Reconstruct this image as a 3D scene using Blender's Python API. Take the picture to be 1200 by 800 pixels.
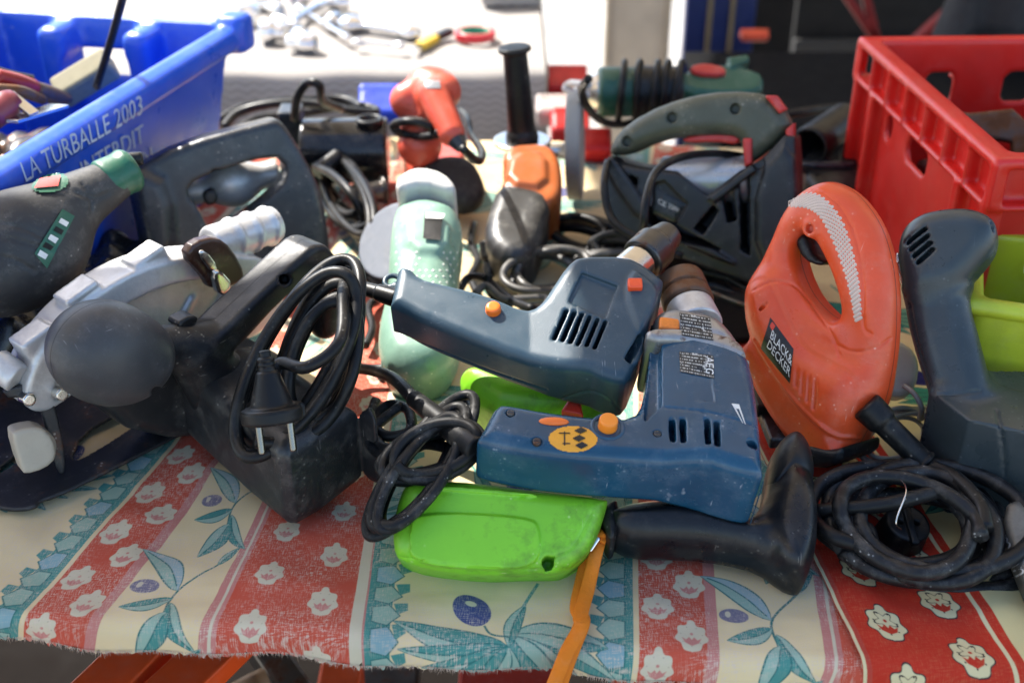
import bpy, bmesh, math, random
import numpy as np
from mathutils import Matrix, Vector

# ------------------------------------------------------------------ camera, sky, sun, exposure
sc = bpy.context.scene
for o in list(bpy.data.objects):
    bpy.data.objects.remove(o)
CAM_H, PITCH, LENS = 0.55, 30.0, 40.0
cam = bpy.data.cameras.new('camera')
cam_o = bpy.data.objects.new('camera', cam)
sc.collection.objects.link(cam_o)
cam_o.location = (0, 0, CAM_H)
cam_o.rotation_euler = (math.radians(90 - PITCH), 0, 0)
cam.lens, cam.sensor_width, cam.clip_start, cam.clip_end = LENS, 36.0, 0.02, 200.0
cam.dof.use_dof = True
cam.dof.focus_distance = 0.835
cam.dof.aperture_fstop = 5.0
sc.camera = cam_o

SUN_AZ, SUN_EL = 312.0, 50.0          # compass-style: 0 = +Y (away from the camera), clockwise
az, el = math.radians(SUN_AZ), math.radians(SUN_EL)
SUN = np.array([math.sin(az) * math.cos(el), math.cos(az) * math.cos(el), math.sin(el)])
world = bpy.data.worlds.new('World')
sc.world = world
world.use_nodes = True
nt = world.node_tree
sky = nt.nodes.new('ShaderNodeTexSky')
sky.sky_type = 'NISHITA'
sky.sun_disc = False
sky.sun_elevation = el
sky.sun_rotation = az
bg = nt.nodes['Background']
nt.links.new(sky.outputs[0], bg.inputs[0])
bg.inputs[1].default_value = 0.15
sun = bpy.data.lights.new('sun', 'SUN')
sun.energy = 5.0
sun.angle = math.radians(0.55)
sun.color = (1.0, 0.95, 0.87)
sun_o = bpy.data.objects.new('sun', sun)
sc.collection.objects.link(sun_o)
sun_o.rotation_euler = Vector(SUN).to_track_quat('Z', 'Y').to_euler()
sc.view_settings.view_transform = 'Standard'
sc.view_settings.look = 'None'
sc.view_settings.gamma = 1.0
sc.view_settings.exposure = 1.4
sc.view_settings.use_curve_mapping = False
sc.cycles.max_bounces, sc.cycles.diffuse_bounces, sc.cycles.glossy_bounces = 5, 3, 3
sc.cycles.transmission_bounces, sc.cycles.caustics_reflective, sc.cycles.caustics_refractive = 3, False, False

# ------------------------------------------------------------------ geometry helpers
col = sc.collection
rng = np.random.default_rng(7)
FPX = LENS / 36.0 * 1200.0
_a = math.radians(PITCH)
FW = np.array([0, math.cos(_a), -math.sin(_a)])
UP = np.array([0, math.sin(_a), math.cos(_a)])
RT = np.array([1.0, 0, 0])
CP = np.array([0, 0, CAM_H])


def ray(x, y):
    return FW + (x - 600.0) / FPX * RT - (y - 400.0) / FPX * UP


def P(x, y, z=0.0):
    """world point of the place seen at photo position x, y, at height z above the table top"""
    d = ray(x, y)
    return CP + (z - CAM_H) / d[2] * d


def PY(x, y, Y):
    d = ray(x, y)
    return CP + Y / d[1] * d


class Fr:
    """a tool's own frame: origin, axes u, v in its side plane, n out of it"""
    def __init__(s, O, n, uh=(1, 0, 0)):
        s.O = np.array(O, float)
        s.n = np.array(n, float) / np.linalg.norm(n)
        u = np.array(uh, float)
        u = u - u.dot(s.n) * s.n
        s.u = u / np.linalg.norm(u)
        s.v = np.cross(s.n, s.u)
        s.R = np.array([s.u, s.v, s.n])
        M = Matrix.Identity(4)
        for i in range(3):
            M[i][0], M[i][1], M[i][2], M[i][3] = s.u[i], s.v[i], s.n[i], s.O[i]
        s.M = M

    def loc(s, p):
        return s.R @ (np.asarray(p, float) - s.O)

    def p3(s, x, y, w=0.0):
        d = ray(x, y)
        t = ((s.O + w * s.n - CP) @ s.n) / (d @ s.n)
        return s.loc(CP + t * d)

    def poly(s, pts, w=0.0, sm=2):
        q = np.array([s.p3(x, y, w)[:2] for x, y in pts])
        return chaikin(q, sm)

    def sil(s, pts, z0, z1, r, sm=1):
        """outline (u, v) of a rounded slab whose silhouette runs through these photo positions"""
        c, hf = (z0 + z1) / 2, (z1 - z0) / 2
        r = min(r, hf * .999)
        q = np.array([s.p3(x, y, c)[:2] for x, y in pts])
        nx, pv = np.roll(q, -1, 0), np.roll(q, 1, 0)
        area = np.sum(q[:, 0] * nx[:, 1] - nx[:, 0] * q[:, 1])
        t = nx - pv
        m = np.stack([t[:, 1], -t[:, 0]], 1) * (1 if area > 0 else -1)
        m /= np.maximum(np.linalg.norm(m, axis=1, keepdims=True), 1e-9)
        out = []
        for i, (x, y) in enumerate(pts):
            e = s.loc(CP) - np.array([q[i][0], q[i][1], c]); e /= np.linalg.norm(e)
            b = -(m[i] @ e[:2]) / max(e[2], .25)
            b = np.clip(b, -2.5, 2.5)
            L = math.hypot(1, b)
            aa, bb = 1 / L, b / L
            w = c + math.copysign(hf - r, bb) * min(1, abs(bb) * 6) + r * bb
            out.append(s.p3(x, y, w)[:2] + m[i] * (r - r * aa))
        return chaikin(np.array(out), sm)

    def world(s, p):
        return s.O + s.R.T @ np.asarray(p, float)


def chaikin(q, it=2):
    for _ in range(it):
        n = np.roll(q, -1, 0)
        q = np.stack([q * .75 + n * .25, q * .25 + n * .75], 1).reshape(-1, 2)
    return q


WM = {}


def put(o, parent, M):
    col.objects.link(o)
    WM[o.name] = M.copy()
    if parent is not None:
        o.parent = parent
        o.matrix_basis = WM[parent.name].inverted() @ M
    else:
        o.matrix_basis = M
    return o


def tag(o, label=None, cat=None, group=None, kind=None):
    if label: o['label'] = label
    if cat: o['category'] = cat
    if group: o['group'] = group
    if kind: o['kind'] = kind
    return o


def thing(name, label, cat, loc, group=None):
    o = bpy.data.objects.new(name, None)
    o.empty_display_size = .02
    put(o, None, Matrix.Translation(Vector(loc)))
    return tag(o, label, cat, group)


def mesh_np(name, V, F):
    me = bpy.data.meshes.new(name)
    V = np.ascontiguousarray(V, np.float32)
    F = np.ascontiguousarray(F, np.int32)
    k = F.shape[1]
    me.vertices.add(len(V)); me.vertices.foreach_set('co', V.ravel())
    me.loops.add(F.size); me.loops.foreach_set('vertex_index', F.ravel())
    me.polygons.add(len(F))
    me.polygons.foreach_set('loop_start', np.arange(0, F.size, k, dtype=np.int32))
    me.polygons.foreach_set('use_smooth', np.ones(len(F), bool))
    me.update(calc_edges=True)
    return me


def obj(name, me, mat, parent=None, M=None):
    o = bpy.data.objects.new(name, me)
    me.materials.append(mat)
    if M is None:
        M = WM[parent.name] if parent is not None else Matrix.Identity(4)
    return put(o, parent, M)


# ------------------------------------------------------------------ moulded bodies (signed distance + surface nets)
def polysdf(q, X, Y):
    X = X[:, None]; Y = Y[None, :]
    d = np.full((X.shape[0], Y.shape[1]), 1e9, np.float32)
    s = np.zeros(d.shape, bool)
    n = len(q)
    for i in range(n):
        a, b = q[i], q[(i + 1) % n]
        e = b - a
        L = e @ e
        if L < 1e-14: continue
        wx, wy = X - a[0], Y - a[1]
        t = np.clip((wx * e[0] + wy * e[1]) / L, 0, 1)
        dx, dy = wx - t * e[0], wy - t * e[1]
        d = np.minimum(d, dx * dx + dy * dy)
        if a[1] != b[1]:
            c = ((a[1] <= Y) != (b[1] <= Y)) & (X < (b[0] - a[0]) * (Y - a[1]) / (b[1] - a[1]) + a[0])
            s ^= c
    d = np.sqrt(d)
    return np.where(s, -d, d)


class SDF:
    def __init__(s, h=.0016):
        s.h, s.ops, s.f = h, [], None

    def _o(s, op, fn, lo, hi, k):
        s.ops.append((op, fn, np.array(lo, float), np.array(hi, float), k))
        return s

    def prism(s, q, z0, z1, r=.004, op='+', k=0.0, hz=None, zc=None, zpad=0.0):
        q = np.asarray(q, float)
        c, hf = (z0 + z1) / 2, (z1 - z0) / 2
        r = min(r, hf * .999)

        def fn(X, Y, Z):
            d2 = polysdf(q, X[:, 0, 0], Y[0, :, 0])[:, :, None]
            H = hf if hz is None else hz(X, Y)
            C = c if zc is None else zc(X, Y)
            wx, wz = d2 + r, np.abs(Z - C) - H + r
            return np.minimum(np.maximum(wx, wz), 0) + np.hypot(np.maximum(wx, 0), np.maximum(wz, 0)) - r
        lo = [q[:, 0].min(), q[:, 1].min(), z0 - zpad]; hi = [q[:, 0].max(), q[:, 1].max(), z1 + zpad]
        return s._o(op, fn, lo, hi, k)

    def slab(s, fr, pts, z0, z1, r=.004, sm=1, **kw):
        return s.prism(fr.sil(pts, z0, z1, r, sm), z0, z1, r, **kw)

    def caps(s, a, b, ra, rb=None, op='+', k=0.0):
        a, b = np.array(a, float), np.array(b, float)
        rb = ra if rb is None else rb

        def fn(X, Y, Z):
            e = b - a
            t = np.clip(((X - a[0]) * e[0] + (Y - a[1]) * e[1] + (Z - a[2]) * e[2]) / max(e @ e, 1e-12), 0, 1)
            return np.sqrt((X - a[0] - t * e[0]) ** 2 + (Y - a[1] - t * e[1]) ** 2 + (Z - a[2] - t * e[2]) ** 2) - (ra + (rb - ra) * t)
        m = max(ra, rb)
        return s._o(op, fn, np.minimum(a, b) - m, np.maximum(a, b) + m, k)

    def cyl(s, a, b, ra, rb=None, rnd=.0015, op='+', k=0.0):
        a, b = np.array(a, float), np.array(b, float)
        rb = ra if rb is None else rb

        def fn(X, Y, Z):
            e = b - a
            L = np.linalg.norm(e)
            e = e / L
            t = (X - a[0]) * e[0] + (Y - a[1]) * e[1] + (Z - a[2]) * e[2]
            rad = np.sqrt(np.maximum((X - a[0]) ** 2 + (Y - a[1]) ** 2 + (Z - a[2]) ** 2 - t * t, 0))
            R = ra + (rb - ra) * np.clip(t / L, 0, 1)
            wx, wz = rad - R + rnd, np.abs(t - L / 2) - L / 2 + rnd
            return np.minimum(np.maximum(wx, wz), 0) + np.hypot(np.maximum(wx, 0), np.maximum(wz, 0)) - rnd
        m = max(ra, rb)
        return s._o(op, fn, np.minimum(a, b) - m, np.maximum(a, b) + m, k)

    def ell(s, c, r, R=None, op='+', k=0.0):
        c, r = np.array(c, float), np.array(r, float)
        R = np.eye(3) if R is None else np.array(R, float)   # rows = axes

        def fn(X, Y, Z):
            x, y, z = X - c[0], Y - c[1], Z - c[2]
            l = [(R[i][0] * x + R[i][1] * y + R[i][2] * z) / r[i] for i in range(3)]
            k0 = np.sqrt(l[0] ** 2 + l[1] ** 2 + l[2] ** 2)
            k1 = np.sqrt((l[0] / r[0]) ** 2 + (l[1] / r[1]) ** 2 + (l[2] / r[2]) ** 2)
            return k0 * (k0 - 1) / np.maximum(k1, 1e-6)
        m = r.max()
        return s._o(op, fn, c - m, c + m, k)

    def box(s, c, hf, r=.002, R=None, op='+', k=0.0):
        c, hf = np.array(c, float), np.array(hf, float)
        R = np.eye(3) if R is None else np.array(R, float)
        r = min(r, hf.min() * .999)

        def fn(X, Y, Z):
            x, y, z = X - c[0], Y - c[1], Z - c[2]
            l = [np.abs(R[i][0] * x + R[i][1] * y + R[i][2] * z) - hf[i] + r for i in range(3)]
            o = np.sqrt(np.maximum(l[0], 0) ** 2 + np.maximum(l[1], 0) ** 2 + np.maximum(l[2], 0) ** 2)
            return o + np.minimum(np.maximum(np.maximum(l[0], l[1]), l[2]), 0) - r
        e = np.abs(R.T) @ hf
        return s._o(op, fn, c - e, c + e, k)

    def torus(s, c, n, R, r, op='+', k=0.0):
        c, n = np.array(c, float), np.array(n, float) / np.linalg.norm(n)

        def fn(X, Y, Z):
            x, y, z = X - c[0], Y - c[1], Z - c[2]
            t = x * n[0] + y * n[1] + z * n[2]
            rad = np.sqrt(np.maximum(x * x + y * y + z * z - t * t, 0))
            return np.hypot(rad - R, t) - r
        return s._o(op, fn, c - R - r, c + R + r, k)

    def planes(s, pl, lo, hi, op='+', k=0.0):
        def fn(X, Y, Z):
            d = None
            for n, o in pl:
                n = np.array(n, float); L = np.linalg.norm(n)
                v = (n[0] * X + n[1] * Y + n[2] * Z - o) / L
                d = v if d is None else np.maximum(d, v)
            return d
        return s._o(op, fn, lo, hi, k)

    def build(s):
        h = s.h
        lo = np.min([o[2] for o in s.ops if o[0] == '+'], 0) - 3 * h
        hi = np.max([o[3] for o in s.ops if o[0] == '+'], 0) + 3 * h
        n = np.ceil((hi - lo) / h).astype(int) + 1
        ax = [(lo[i] + h * np.arange(n[i])).astype(np.float32) for i in range(3)]
        f = np.full(n, 1.0, np.float32)
        for op, fn, l, u, k in s.ops:
            pad = 2 * k + 3 * h
            i0 = np.clip(np.floor((l - pad - lo) / h).astype(int), 0, n)
            i1 = np.clip(np.ceil((u + pad - lo) / h).astype(int) + 1, 0, n)
            if op == 'i':
                i0, i1 = np.zeros(3, int), n
            if (i1 <= i0).any(): continue
            sl = tuple(slice(i0[i], i1[i]) for i in range(3))
            X = ax[0][sl[0]][:, None, None]; Y = ax[1][sl[1]][None, :, None]; Z = ax[2][sl[2]][None, None, :]
            d = np.broadcast_to(fn(X, Y, Z), f[sl].shape)
            a = f[sl]
            if op == '+':
                if k:
                    t = np.clip(.5 + .5 * (a - d) / k, 0, 1)
                    f[sl] = a * (1 - t) + d * t - k * t * (1 - t)
                else:
                    f[sl] = np.minimum(a, d)
            else:
                b = -d if op == '-' else d
                if k:
                    t = np.clip(.5 + .5 * (b - a) / k, 0, 1)
                    f[sl] = a * (1 - t) + b * t + k * t * (1 - t)
                else:
                    f[sl] = np.maximum(a, b)
        s.f, s.lo, s.n = f, lo, n
        return s

    def mesh(s, name='body'):
        if s.f is None: s.build()
        f, h = s.f, s.h
        n = np.array(f.shape)
        ins = f < 0
        cnt = np.zeros(n - 1, np.int8)
        for i in (0, 1):
            for j in (0, 1):
                for k in (0, 1):
                    cnt += ins[i:n[0] - 1 + i, j:n[1] - 1 + j, k:n[2] - 1 + k]
        act = np.argwhere((cnt > 0) & (cnt < 8))
        idx = np.full(n - 1, -1, np.int32)
        idx[act[:, 0], act[:, 1], act[:, 2]] = np.arange(len(act))
        cor = [(i, j, k) for i in (0, 1) for j in (0, 1) for k in (0, 1)]
        val = {c: f[act[:, 0] + c[0], act[:, 1] + c[1], act[:, 2] + c[2]] for c in cor}
        acc = np.zeros((len(act), 3)); num = np.zeros(len(act))
        for c in cor:
            for a in range(3):
                if c[a]: continue
                e = list(c); e[a] = 1; e = tuple(e)
                va, vb = val[c], val[e]
                m = (va < 0) != (vb < 0)
                t = np.where(m, va / np.where(m, va - vb, 1), 0)
                p = np.zeros((len(act), 3)); p[:] = c; p[:, a] += t
                acc += p * m[:, None]; num += m
        V = s.lo + h * (act + acc / num[:, None])
        quads = []
        for a in range(3):
            b, c = (a + 1) % 3, (a + 2) % 3
            s0 = [slice(None)] * 3; s1 = [slice(None)] * 3
            s0[a] = slice(0, n[a] - 1); s1[a] = slice(1, n[a])
            A, B = ins[tuple(s0)], ins[tuple(s1)]
            for flip, msk in ((False, A & ~B), (True, B & ~A)):
                e = np.argwhere(msk)
                e = e[(e[:, b] > 0) & (e[:, c] > 0) & (e[:, b] < n[b] - 1) & (e[:, c] < n[c] - 1)]
                if not len(e): continue
                q = []
                for db, dc in ((-1, -1), (0, -1), (0, 0), (-1, 0)):
                    t = e.copy(); t[:, b] += db; t[:, c] += dc
                    q.append(idx[t[:, 0], t[:, 1], t[:, 2]])
                q = np.stack(q, 1)
                quads.append(q[:, ::-1] if flip else q)
        return mesh_np(name, V, np.concatenate(quads))

    def sample(s, p):
        g = (p - s.lo) / s.h
        i = np.clip(np.floor(g).astype(int), 0, s.n - 2)
        t = np.clip(g - i, 0, 1)
        r = 0
        for a in (0, 1):
            for b in (0, 1):
                for c in (0, 1):
                    w = (t[:, 0] if a else 1 - t[:, 0]) * (t[:, 1] if b else 1 - t[:, 1]) * (t[:, 2] if c else 1 - t[:, 2])
                    r = r + w * s.f[i[:, 0] + a, i[:, 1] + b, i[:, 2] + c]
        out = ((g < 0) | (g > s.n - 1)).any(1)
        return np.where(out, 1.0, r)

    def hit(s, fr, pts):
        """first surface point (local) seen at each photo position, or nearest approach"""
        if s.f is None: s.build()
        o = fr.loc(CP)
        res = []
        D = np.array([fr.R @ ray(x, y) for x, y in pts])
        ctr = s.lo + s.h * s.n / 2
        R = np.linalg.norm(s.h * s.n) / 2
        for d in D:
            L = np.linalg.norm(d); d = d / L
            t0 = (ctr - o) @ d
            t = np.arange(t0 - R, t0 + R, s.h * .5)
            v = s.sample(o + t[:, None] * d)
            m = np.argmax(v < 0)
            if v[m] >= 0:
                m = int(np.argmin(v)); res.append(o + t[m] * d); continue
            if m > 0:
                tt = t[m - 1] + (t[m] - t[m - 1]) * v[m - 1] / (v[m - 1] - v[m])
            else: tt = t[0]
            res.append(o + tt * d)
        return np.array(res)

    def normal(s, p):
        p = np.atleast_2d(p); e = s.h * 1.5
        g = np.stack([s.sample(p + e * np.eye(3)[i]) - s.sample(p - e * np.eye(3)[i]) for i in range(3)], 1)
        return g / np.maximum(np.linalg.norm(g, axis=1, keepdims=True), 1e-9)


def part(name, S, mat, root, fr):
    return obj(name, S.mesh(name), mat, root, fr.M if fr is not None else None)


def bil(quad, a, b):
    q = np.array(quad, float)
    return (1 - b) * ((1 - a) * q[0] + a * q[1]) + b * ((1 - a) * q[3] + a * q[2])


def decal(name, S, fr, quad, mat, root, nu=12, nv=10, off=.0004, shape=None, th=.0006):
    """thin sheet lying on a moulded surface; quad = four photo positions (tl, tr, br, bl)"""
    pts = [bil(quad, i / nu, j / nv) for j in range(nv + 1) for i in range(nu + 1)]
    V = S.hit(fr, pts)
    N = S.normal(V)
    V = V + N * off
    F = [(j * (nu + 1) + i, (j + 1) * (nu + 1) + i, (j + 1) * (nu + 1) + i + 1, j * (nu + 1) + i + 1)
         for j in range(nv) for i in range(nu) if shape is None or shape((i + .5) / nu, (j + .5) / nv)]
    me = mesh_np(name, V, np.array(F))
    uv = me.uv_layers.new(name='UVMap')
    UVv = np.array([(i / nu, 1 - j / nv) for j in range(nv + 1) for i in range(nu + 1)], np.float32)
    uv.data.foreach_set('uv', UVv[np.array(F).ravel()].ravel())
    o = obj(name, me, mat, root, fr.M)
    return o


def text_geo(txt, res=2):
    cu = bpy.data.curves.new('lettering', 'FONT')
    cu.body = txt
    cu.resolution_u = res
    o = bpy.data.objects.new('lettering', cu)
    col.objects.link(o)
    dg = bpy.context.evaluated_depsgraph_get()
    me = bpy.data.meshes.new_from_object(o.evaluated_get(dg))
    V = np.array([v.co[:] for v in me.vertices])
    F = [tuple(p.vertices) for p in me.polygons]
    bpy.data.objects.remove(o); bpy.data.curves.remove(cu); bpy.data.meshes.remove(me)
    lo, hi = V.min(0), V.max(0)
    V = (V - lo) / np.maximum(hi - lo, 1e-9)
    return V, F


def text_on(name, txt, S, fr, quad, mat, root, off=.0009):
    V, F = text_geo(txt)
    pts = [bil(quad, v[0], 1 - v[1]) for v in V]
    Q = S.hit(fr, pts)
    Q = Q + S.normal(Q) * off
    me = bpy.data.meshes.new(name)
    me.from_pydata([tuple(p) for p in Q], [], F)
    return obj(name, me, mat, root, fr.M)


def catmull(p, n=8, closed=False):
    p = np.asarray(p, float)
    if closed:
        q = np.vstack([p[-1:], p, p[:2]])
    else:
        q = np.vstack([2 * p[0] - p[1], p, 2 * p[-1] - p[-2]])
    out = []
    t = np.linspace(0, 1, n, endpoint=False)[:, None]
    for i in range(1, len(q) - 2):
        a, b, c, d = q[i - 1], q[i], q[i + 1], q[i + 2]
        out.append(.5 * (2 * b + (c - a) * t + (2 * a - 5 * b + 4 * c - d) * t ** 2 + (3 * b - a - 3 * c + d) * t ** 3))
    out = np.vstack(out)
    if not closed: out = np.vstack([out, p[-1:]])
    return out


def tube(name, pts, r, mat, root, n=6, sides=9, sm=True, closed=False, flat=1.0):
    """pts: world points; r: radius or one per point"""
    pts = np.asarray(pts, float)
    rr = np.broadcast_to(np.asarray(r, float), (len(pts),)).astype(float)
    q = np.hstack([pts, rr[:, None]])
    if sm: q = catmull(q, n, closed)
    c, rr = q[:, :3], q[:, 3]
    m = len(c)
    T = np.gradient(c, axis=0)
    if closed:
        T = np.roll(c, -1, 0) - np.roll(c, 1, 0)
    T /= np.maximum(np.linalg.norm(T, axis=1, keepdims=True), 1e-9)
    N = np.zeros_like(T)
    a = np.array([0, 0, 1.0]) if abs(T[0][2]) < .9 else np.array([1.0, 0, 0])
    v = a - a @ T[0] * T[0]
    for i in range(m):
        v = v - v @ T[i] * T[i]
        v /= max(np.linalg.norm(v), 1e-9)
        N[i] = v
    B = np.cross(T, N)
    th = np.linspace(0, 2 * np.pi, sides, endpoint=False)
    V = c[:, None, :] + rr[:, None, None] * (np.cos(th)[None, :, None] * N[:, None, :] * flat + np.sin(th)[None, :, None] * B[:, None, :])
    V = V.reshape(-1, 3)
    F = []
    for i in range(m if closed else m - 1):
        i2 = (i + 1) % m
        for j in range(sides):
            j2 = (j + 1) % sides
            F.append((i * sides + j, i * sides + j2, i2 * sides + j2, i2 * sides + j))
    V = list(V)
    if not closed:
        V += [c[0], c[-1]]
        a, b = m * sides, m * sides + 1
        for j in range(sides):
            j2 = (j + 1) % sides
            F.append((a, j2, j, j)); F.append((b, (m - 1) * sides + j, (m - 1) * sides + j2, (m - 1) * sides + j2))
    V = np.array(V)
    me = bpy.data.meshes.new(name)
    off = np.array(WM[root.name].translation) if root is not None else np.zeros(3)
    me.from_pydata([tuple(p) for p in V - off], [], [f if f[2] != f[3] else f[:3] for f in F])
    me.polygons.foreach_set('use_smooth', np.ones(len(me.polygons), bool))
    M = Matrix.Translation(Vector(off))
    return obj(name, me, mat, root, M)


def ptube(name, pxz, r, mat, root, **k):
    return tube(name, [P(*p) for p in pxz], r, mat, root, **k)


def loops(cx, cy, a, b, rot, z0, z1, turns, per=12, jit=.06, seed=1, ph=0.0, zt=None):
    """a hank of cord: points (photo x, y, height) running round an oval several times"""
    R = np.random.default_rng(seed)
    out = []
    ca, sa = math.cos(math.radians(rot)), math.sin(math.radians(rot))
    N = int(turns * per)
    j1 = R.normal(0, jit, (int(turns) + 2, 4))
    for i in range(N + 1):
        t = i / per
        k = int(t); fr_ = t - k
        J = j1[k] * (1 - fr_) + j1[k + 1] * fr_
        th = ph + 2 * math.pi * t
        x = a * (1 + J[0]) * math.cos(th) + a * J[2]; y = b * (1 + J[1]) * math.sin(th) + b * J[3]
        X, Y = cx + x * ca - y * sa, cy + x * sa + y * ca
        w = .5 - .5 * math.sin(th)             # top of the oval
        z = z0 + (z1 - z0) * w + (t / turns - .5) * (zt or 0) + R.normal(0, .0012)
        out.append((X, Y, z))
    return out


def rawmesh(name, V, F, mat, parent=None, M=None, smooth=False, bevel=0.0, seg=2):
    bm = bmesh.new()
    vs = [bm.verts.new(tuple(v)) for v in V]
    for f in F:
        try: bm.faces.new([vs[i] for i in f])
        except ValueError: pass
    bmesh.ops.recalc_face_normals(bm, faces=bm.faces)
    if bevel:
        bmesh.ops.bevel(bm, geom=list(bm.edges), offset=bevel, segments=seg, affect='EDGES', profile=.5)
    me = bpy.data.meshes.new(name)
    bm.to_mesh(me); bm.free()
    if smooth: me.polygons.foreach_set('use_smooth', np.ones(len(me.polygons), bool))
    return obj(name, me, mat, parent, M)


def boxv(x0, x1, y0, y1, z0, z1):
    return ([(x0, y0, z0), (x1, y0, z0), (x1, y1, z0), (x0, y1, z0), (x0, y0, z1), (x1, y0, z1), (x1, y1, z1), (x0, y1, z1)],
            [(0, 3, 2, 1), (4, 5, 6, 7), (0, 1, 5, 4), (1, 2, 6, 5), (2, 3, 7, 6), (3, 0, 4, 7)])


def boxo(name, x0, x1, y0, y1, z0, z1, mat, parent=None, M=None, bevel=.002):
    V, F = boxv(x0, x1, y0, y1, z0, z1)
    return rawmesh(name, V, F, mat, parent, M, bevel=bevel)


def bar(name, a, b, w, t, mat, parent=None, bevel=.002, up=(0, 0, 1)):
    """rectangular bar from a to b (world)"""
    a, b = np.array(a, float), np.array(b, float)
    d = b - a; L = np.linalg.norm(d); d /= L
    upv = np.array(up, float); s = np.cross(d, upv)
    if np.linalg.norm(s) < 1e-6: s = np.cross(d, [1, 0, 0])
    s /= np.linalg.norm(s); n = np.cross(s, d)
    M = Matrix.Identity(4)
    for i in range(3):
        M[i][0], M[i][1], M[i][2], M[i][3] = d[i], s[i], n[i], a[i]
    return boxo(name, 0, L, -w / 2, w / 2, -t / 2, t / 2, mat, parent, M, bevel)


def sm_noise(x, y, seed, oct=3, lac=2.0):
    R = np.random.default_rng(seed); o = 0; a = 1.0; f = 1.0
    for _ in range(oct):
        for _k in range(4):
            th = R.uniform(0, 2 * np.pi); ph = R.uniform(0, 2 * np.pi); ff = f * R.uniform(.7, 1.3)
            o = o + a * np.sin(ff * (x * np.cos(th) + y * np.sin(th)) + ph) / 4
        a *= .55; f *= lac
    return o


# ------------------------------------------------------------------ materials
def newmat(name):
    m = bpy.data.materials.new(name)
    m.use_nodes = True
    t = m.node_tree
    return m, t, t.nodes['Principled BSDF']


def nd(t, typ, **kw):
    n = t.nodes.new(typ)
    for k, v in kw.items():
        if k.startswith('i_'):
            n.inputs[k[2:]].default_value = v
        elif k.startswith('n_'):
            n.inputs[int(k[2:])].default_value = v
        else: setattr(n, k, v)
    return n


def mrange(t, src, a, b, c=0.0, d=1.0):
    n = nd(t, 'ShaderNodeMapRange', n_1=a, n_2=b, n_3=c, n_4=d)
    t.links.new(src, n.inputs[0])
    return n.outputs[0]


def mth(t, op, a, b=None):
    n = nd(t, 'ShaderNodeMath', operation=op)
    for i, v in ((0, a), (1, b)):
        if v is None: continue
        if isinstance(v, (int, float)): n.inputs[i].default_value = v
        else: t.links.new(v, n.inputs[i])
    return n.outputs[0]


def groove(S, fr, path, r=.0009, op='-', n=5, lift=0.0):
    """a moulded line (groove or ridge) following the surface along photo positions"""
    r = max(r, .85 * S.h)
    q = catmull(np.array(path, float), n)
    if S.f is None: S.build()
    H = S.hit(fr, q)
    if lift: H = H + S.normal(H) * lift
    for a, b in zip(H[:-1], H[1:]):
        if np.linalg.norm(a - b) < .03: S.caps(a, b, r, r, op=op)
    S.f = None


def dots_on(name, S, fr, pts, r, m, root, lift=.0008):
    if S.f is None: S.build()
    V, F = [], []
    H = S.hit(fr, pts); N = S.normal(H)
    for p, n_ in zip(H, N):
        e1 = np.cross(n_, [.3, .5, .8]); e1 /= np.linalg.norm(e1); e2 = np.cross(n_, e1)
        b_ = len(V)
        V += [p + (e1 * math.cos(t) + e2 * math.sin(t)) * r * (1 - k) + n_ * lift * k * 1.3 for k in (0, .45) for t in np.arange(6) * 1.0472] + [p + n_ * lift]
        for j in range(6):
            F += [(b_ + j, b_ + (j + 1) % 6, b_ + 6 + (j + 1) % 6, b_ + 6 + j), (b_ + 6 + j, b_ + 6 + (j + 1) % 6, b_ + 12)]
    o = rawmesh(name, V, F, m, root, fr.M, smooth=True)
    o['kind'] = 'stuff'
    return o


def mixc(t, fac, a, b, mode='MIX'):
    n = nd(t, 'ShaderNodeMix', data_type='RGBA', blend_type=mode)
    for i, v in ((0, fac), (6, a), (7, b)):
        if isinstance(v, (int, float)): n.inputs[i].default_value = v
        elif isinstance(v, tuple): n.inputs[i].default_value = (*v[:3], 1)
        else: t.links.new(v, n.inputs[i])
    return n.outputs[2]


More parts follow.
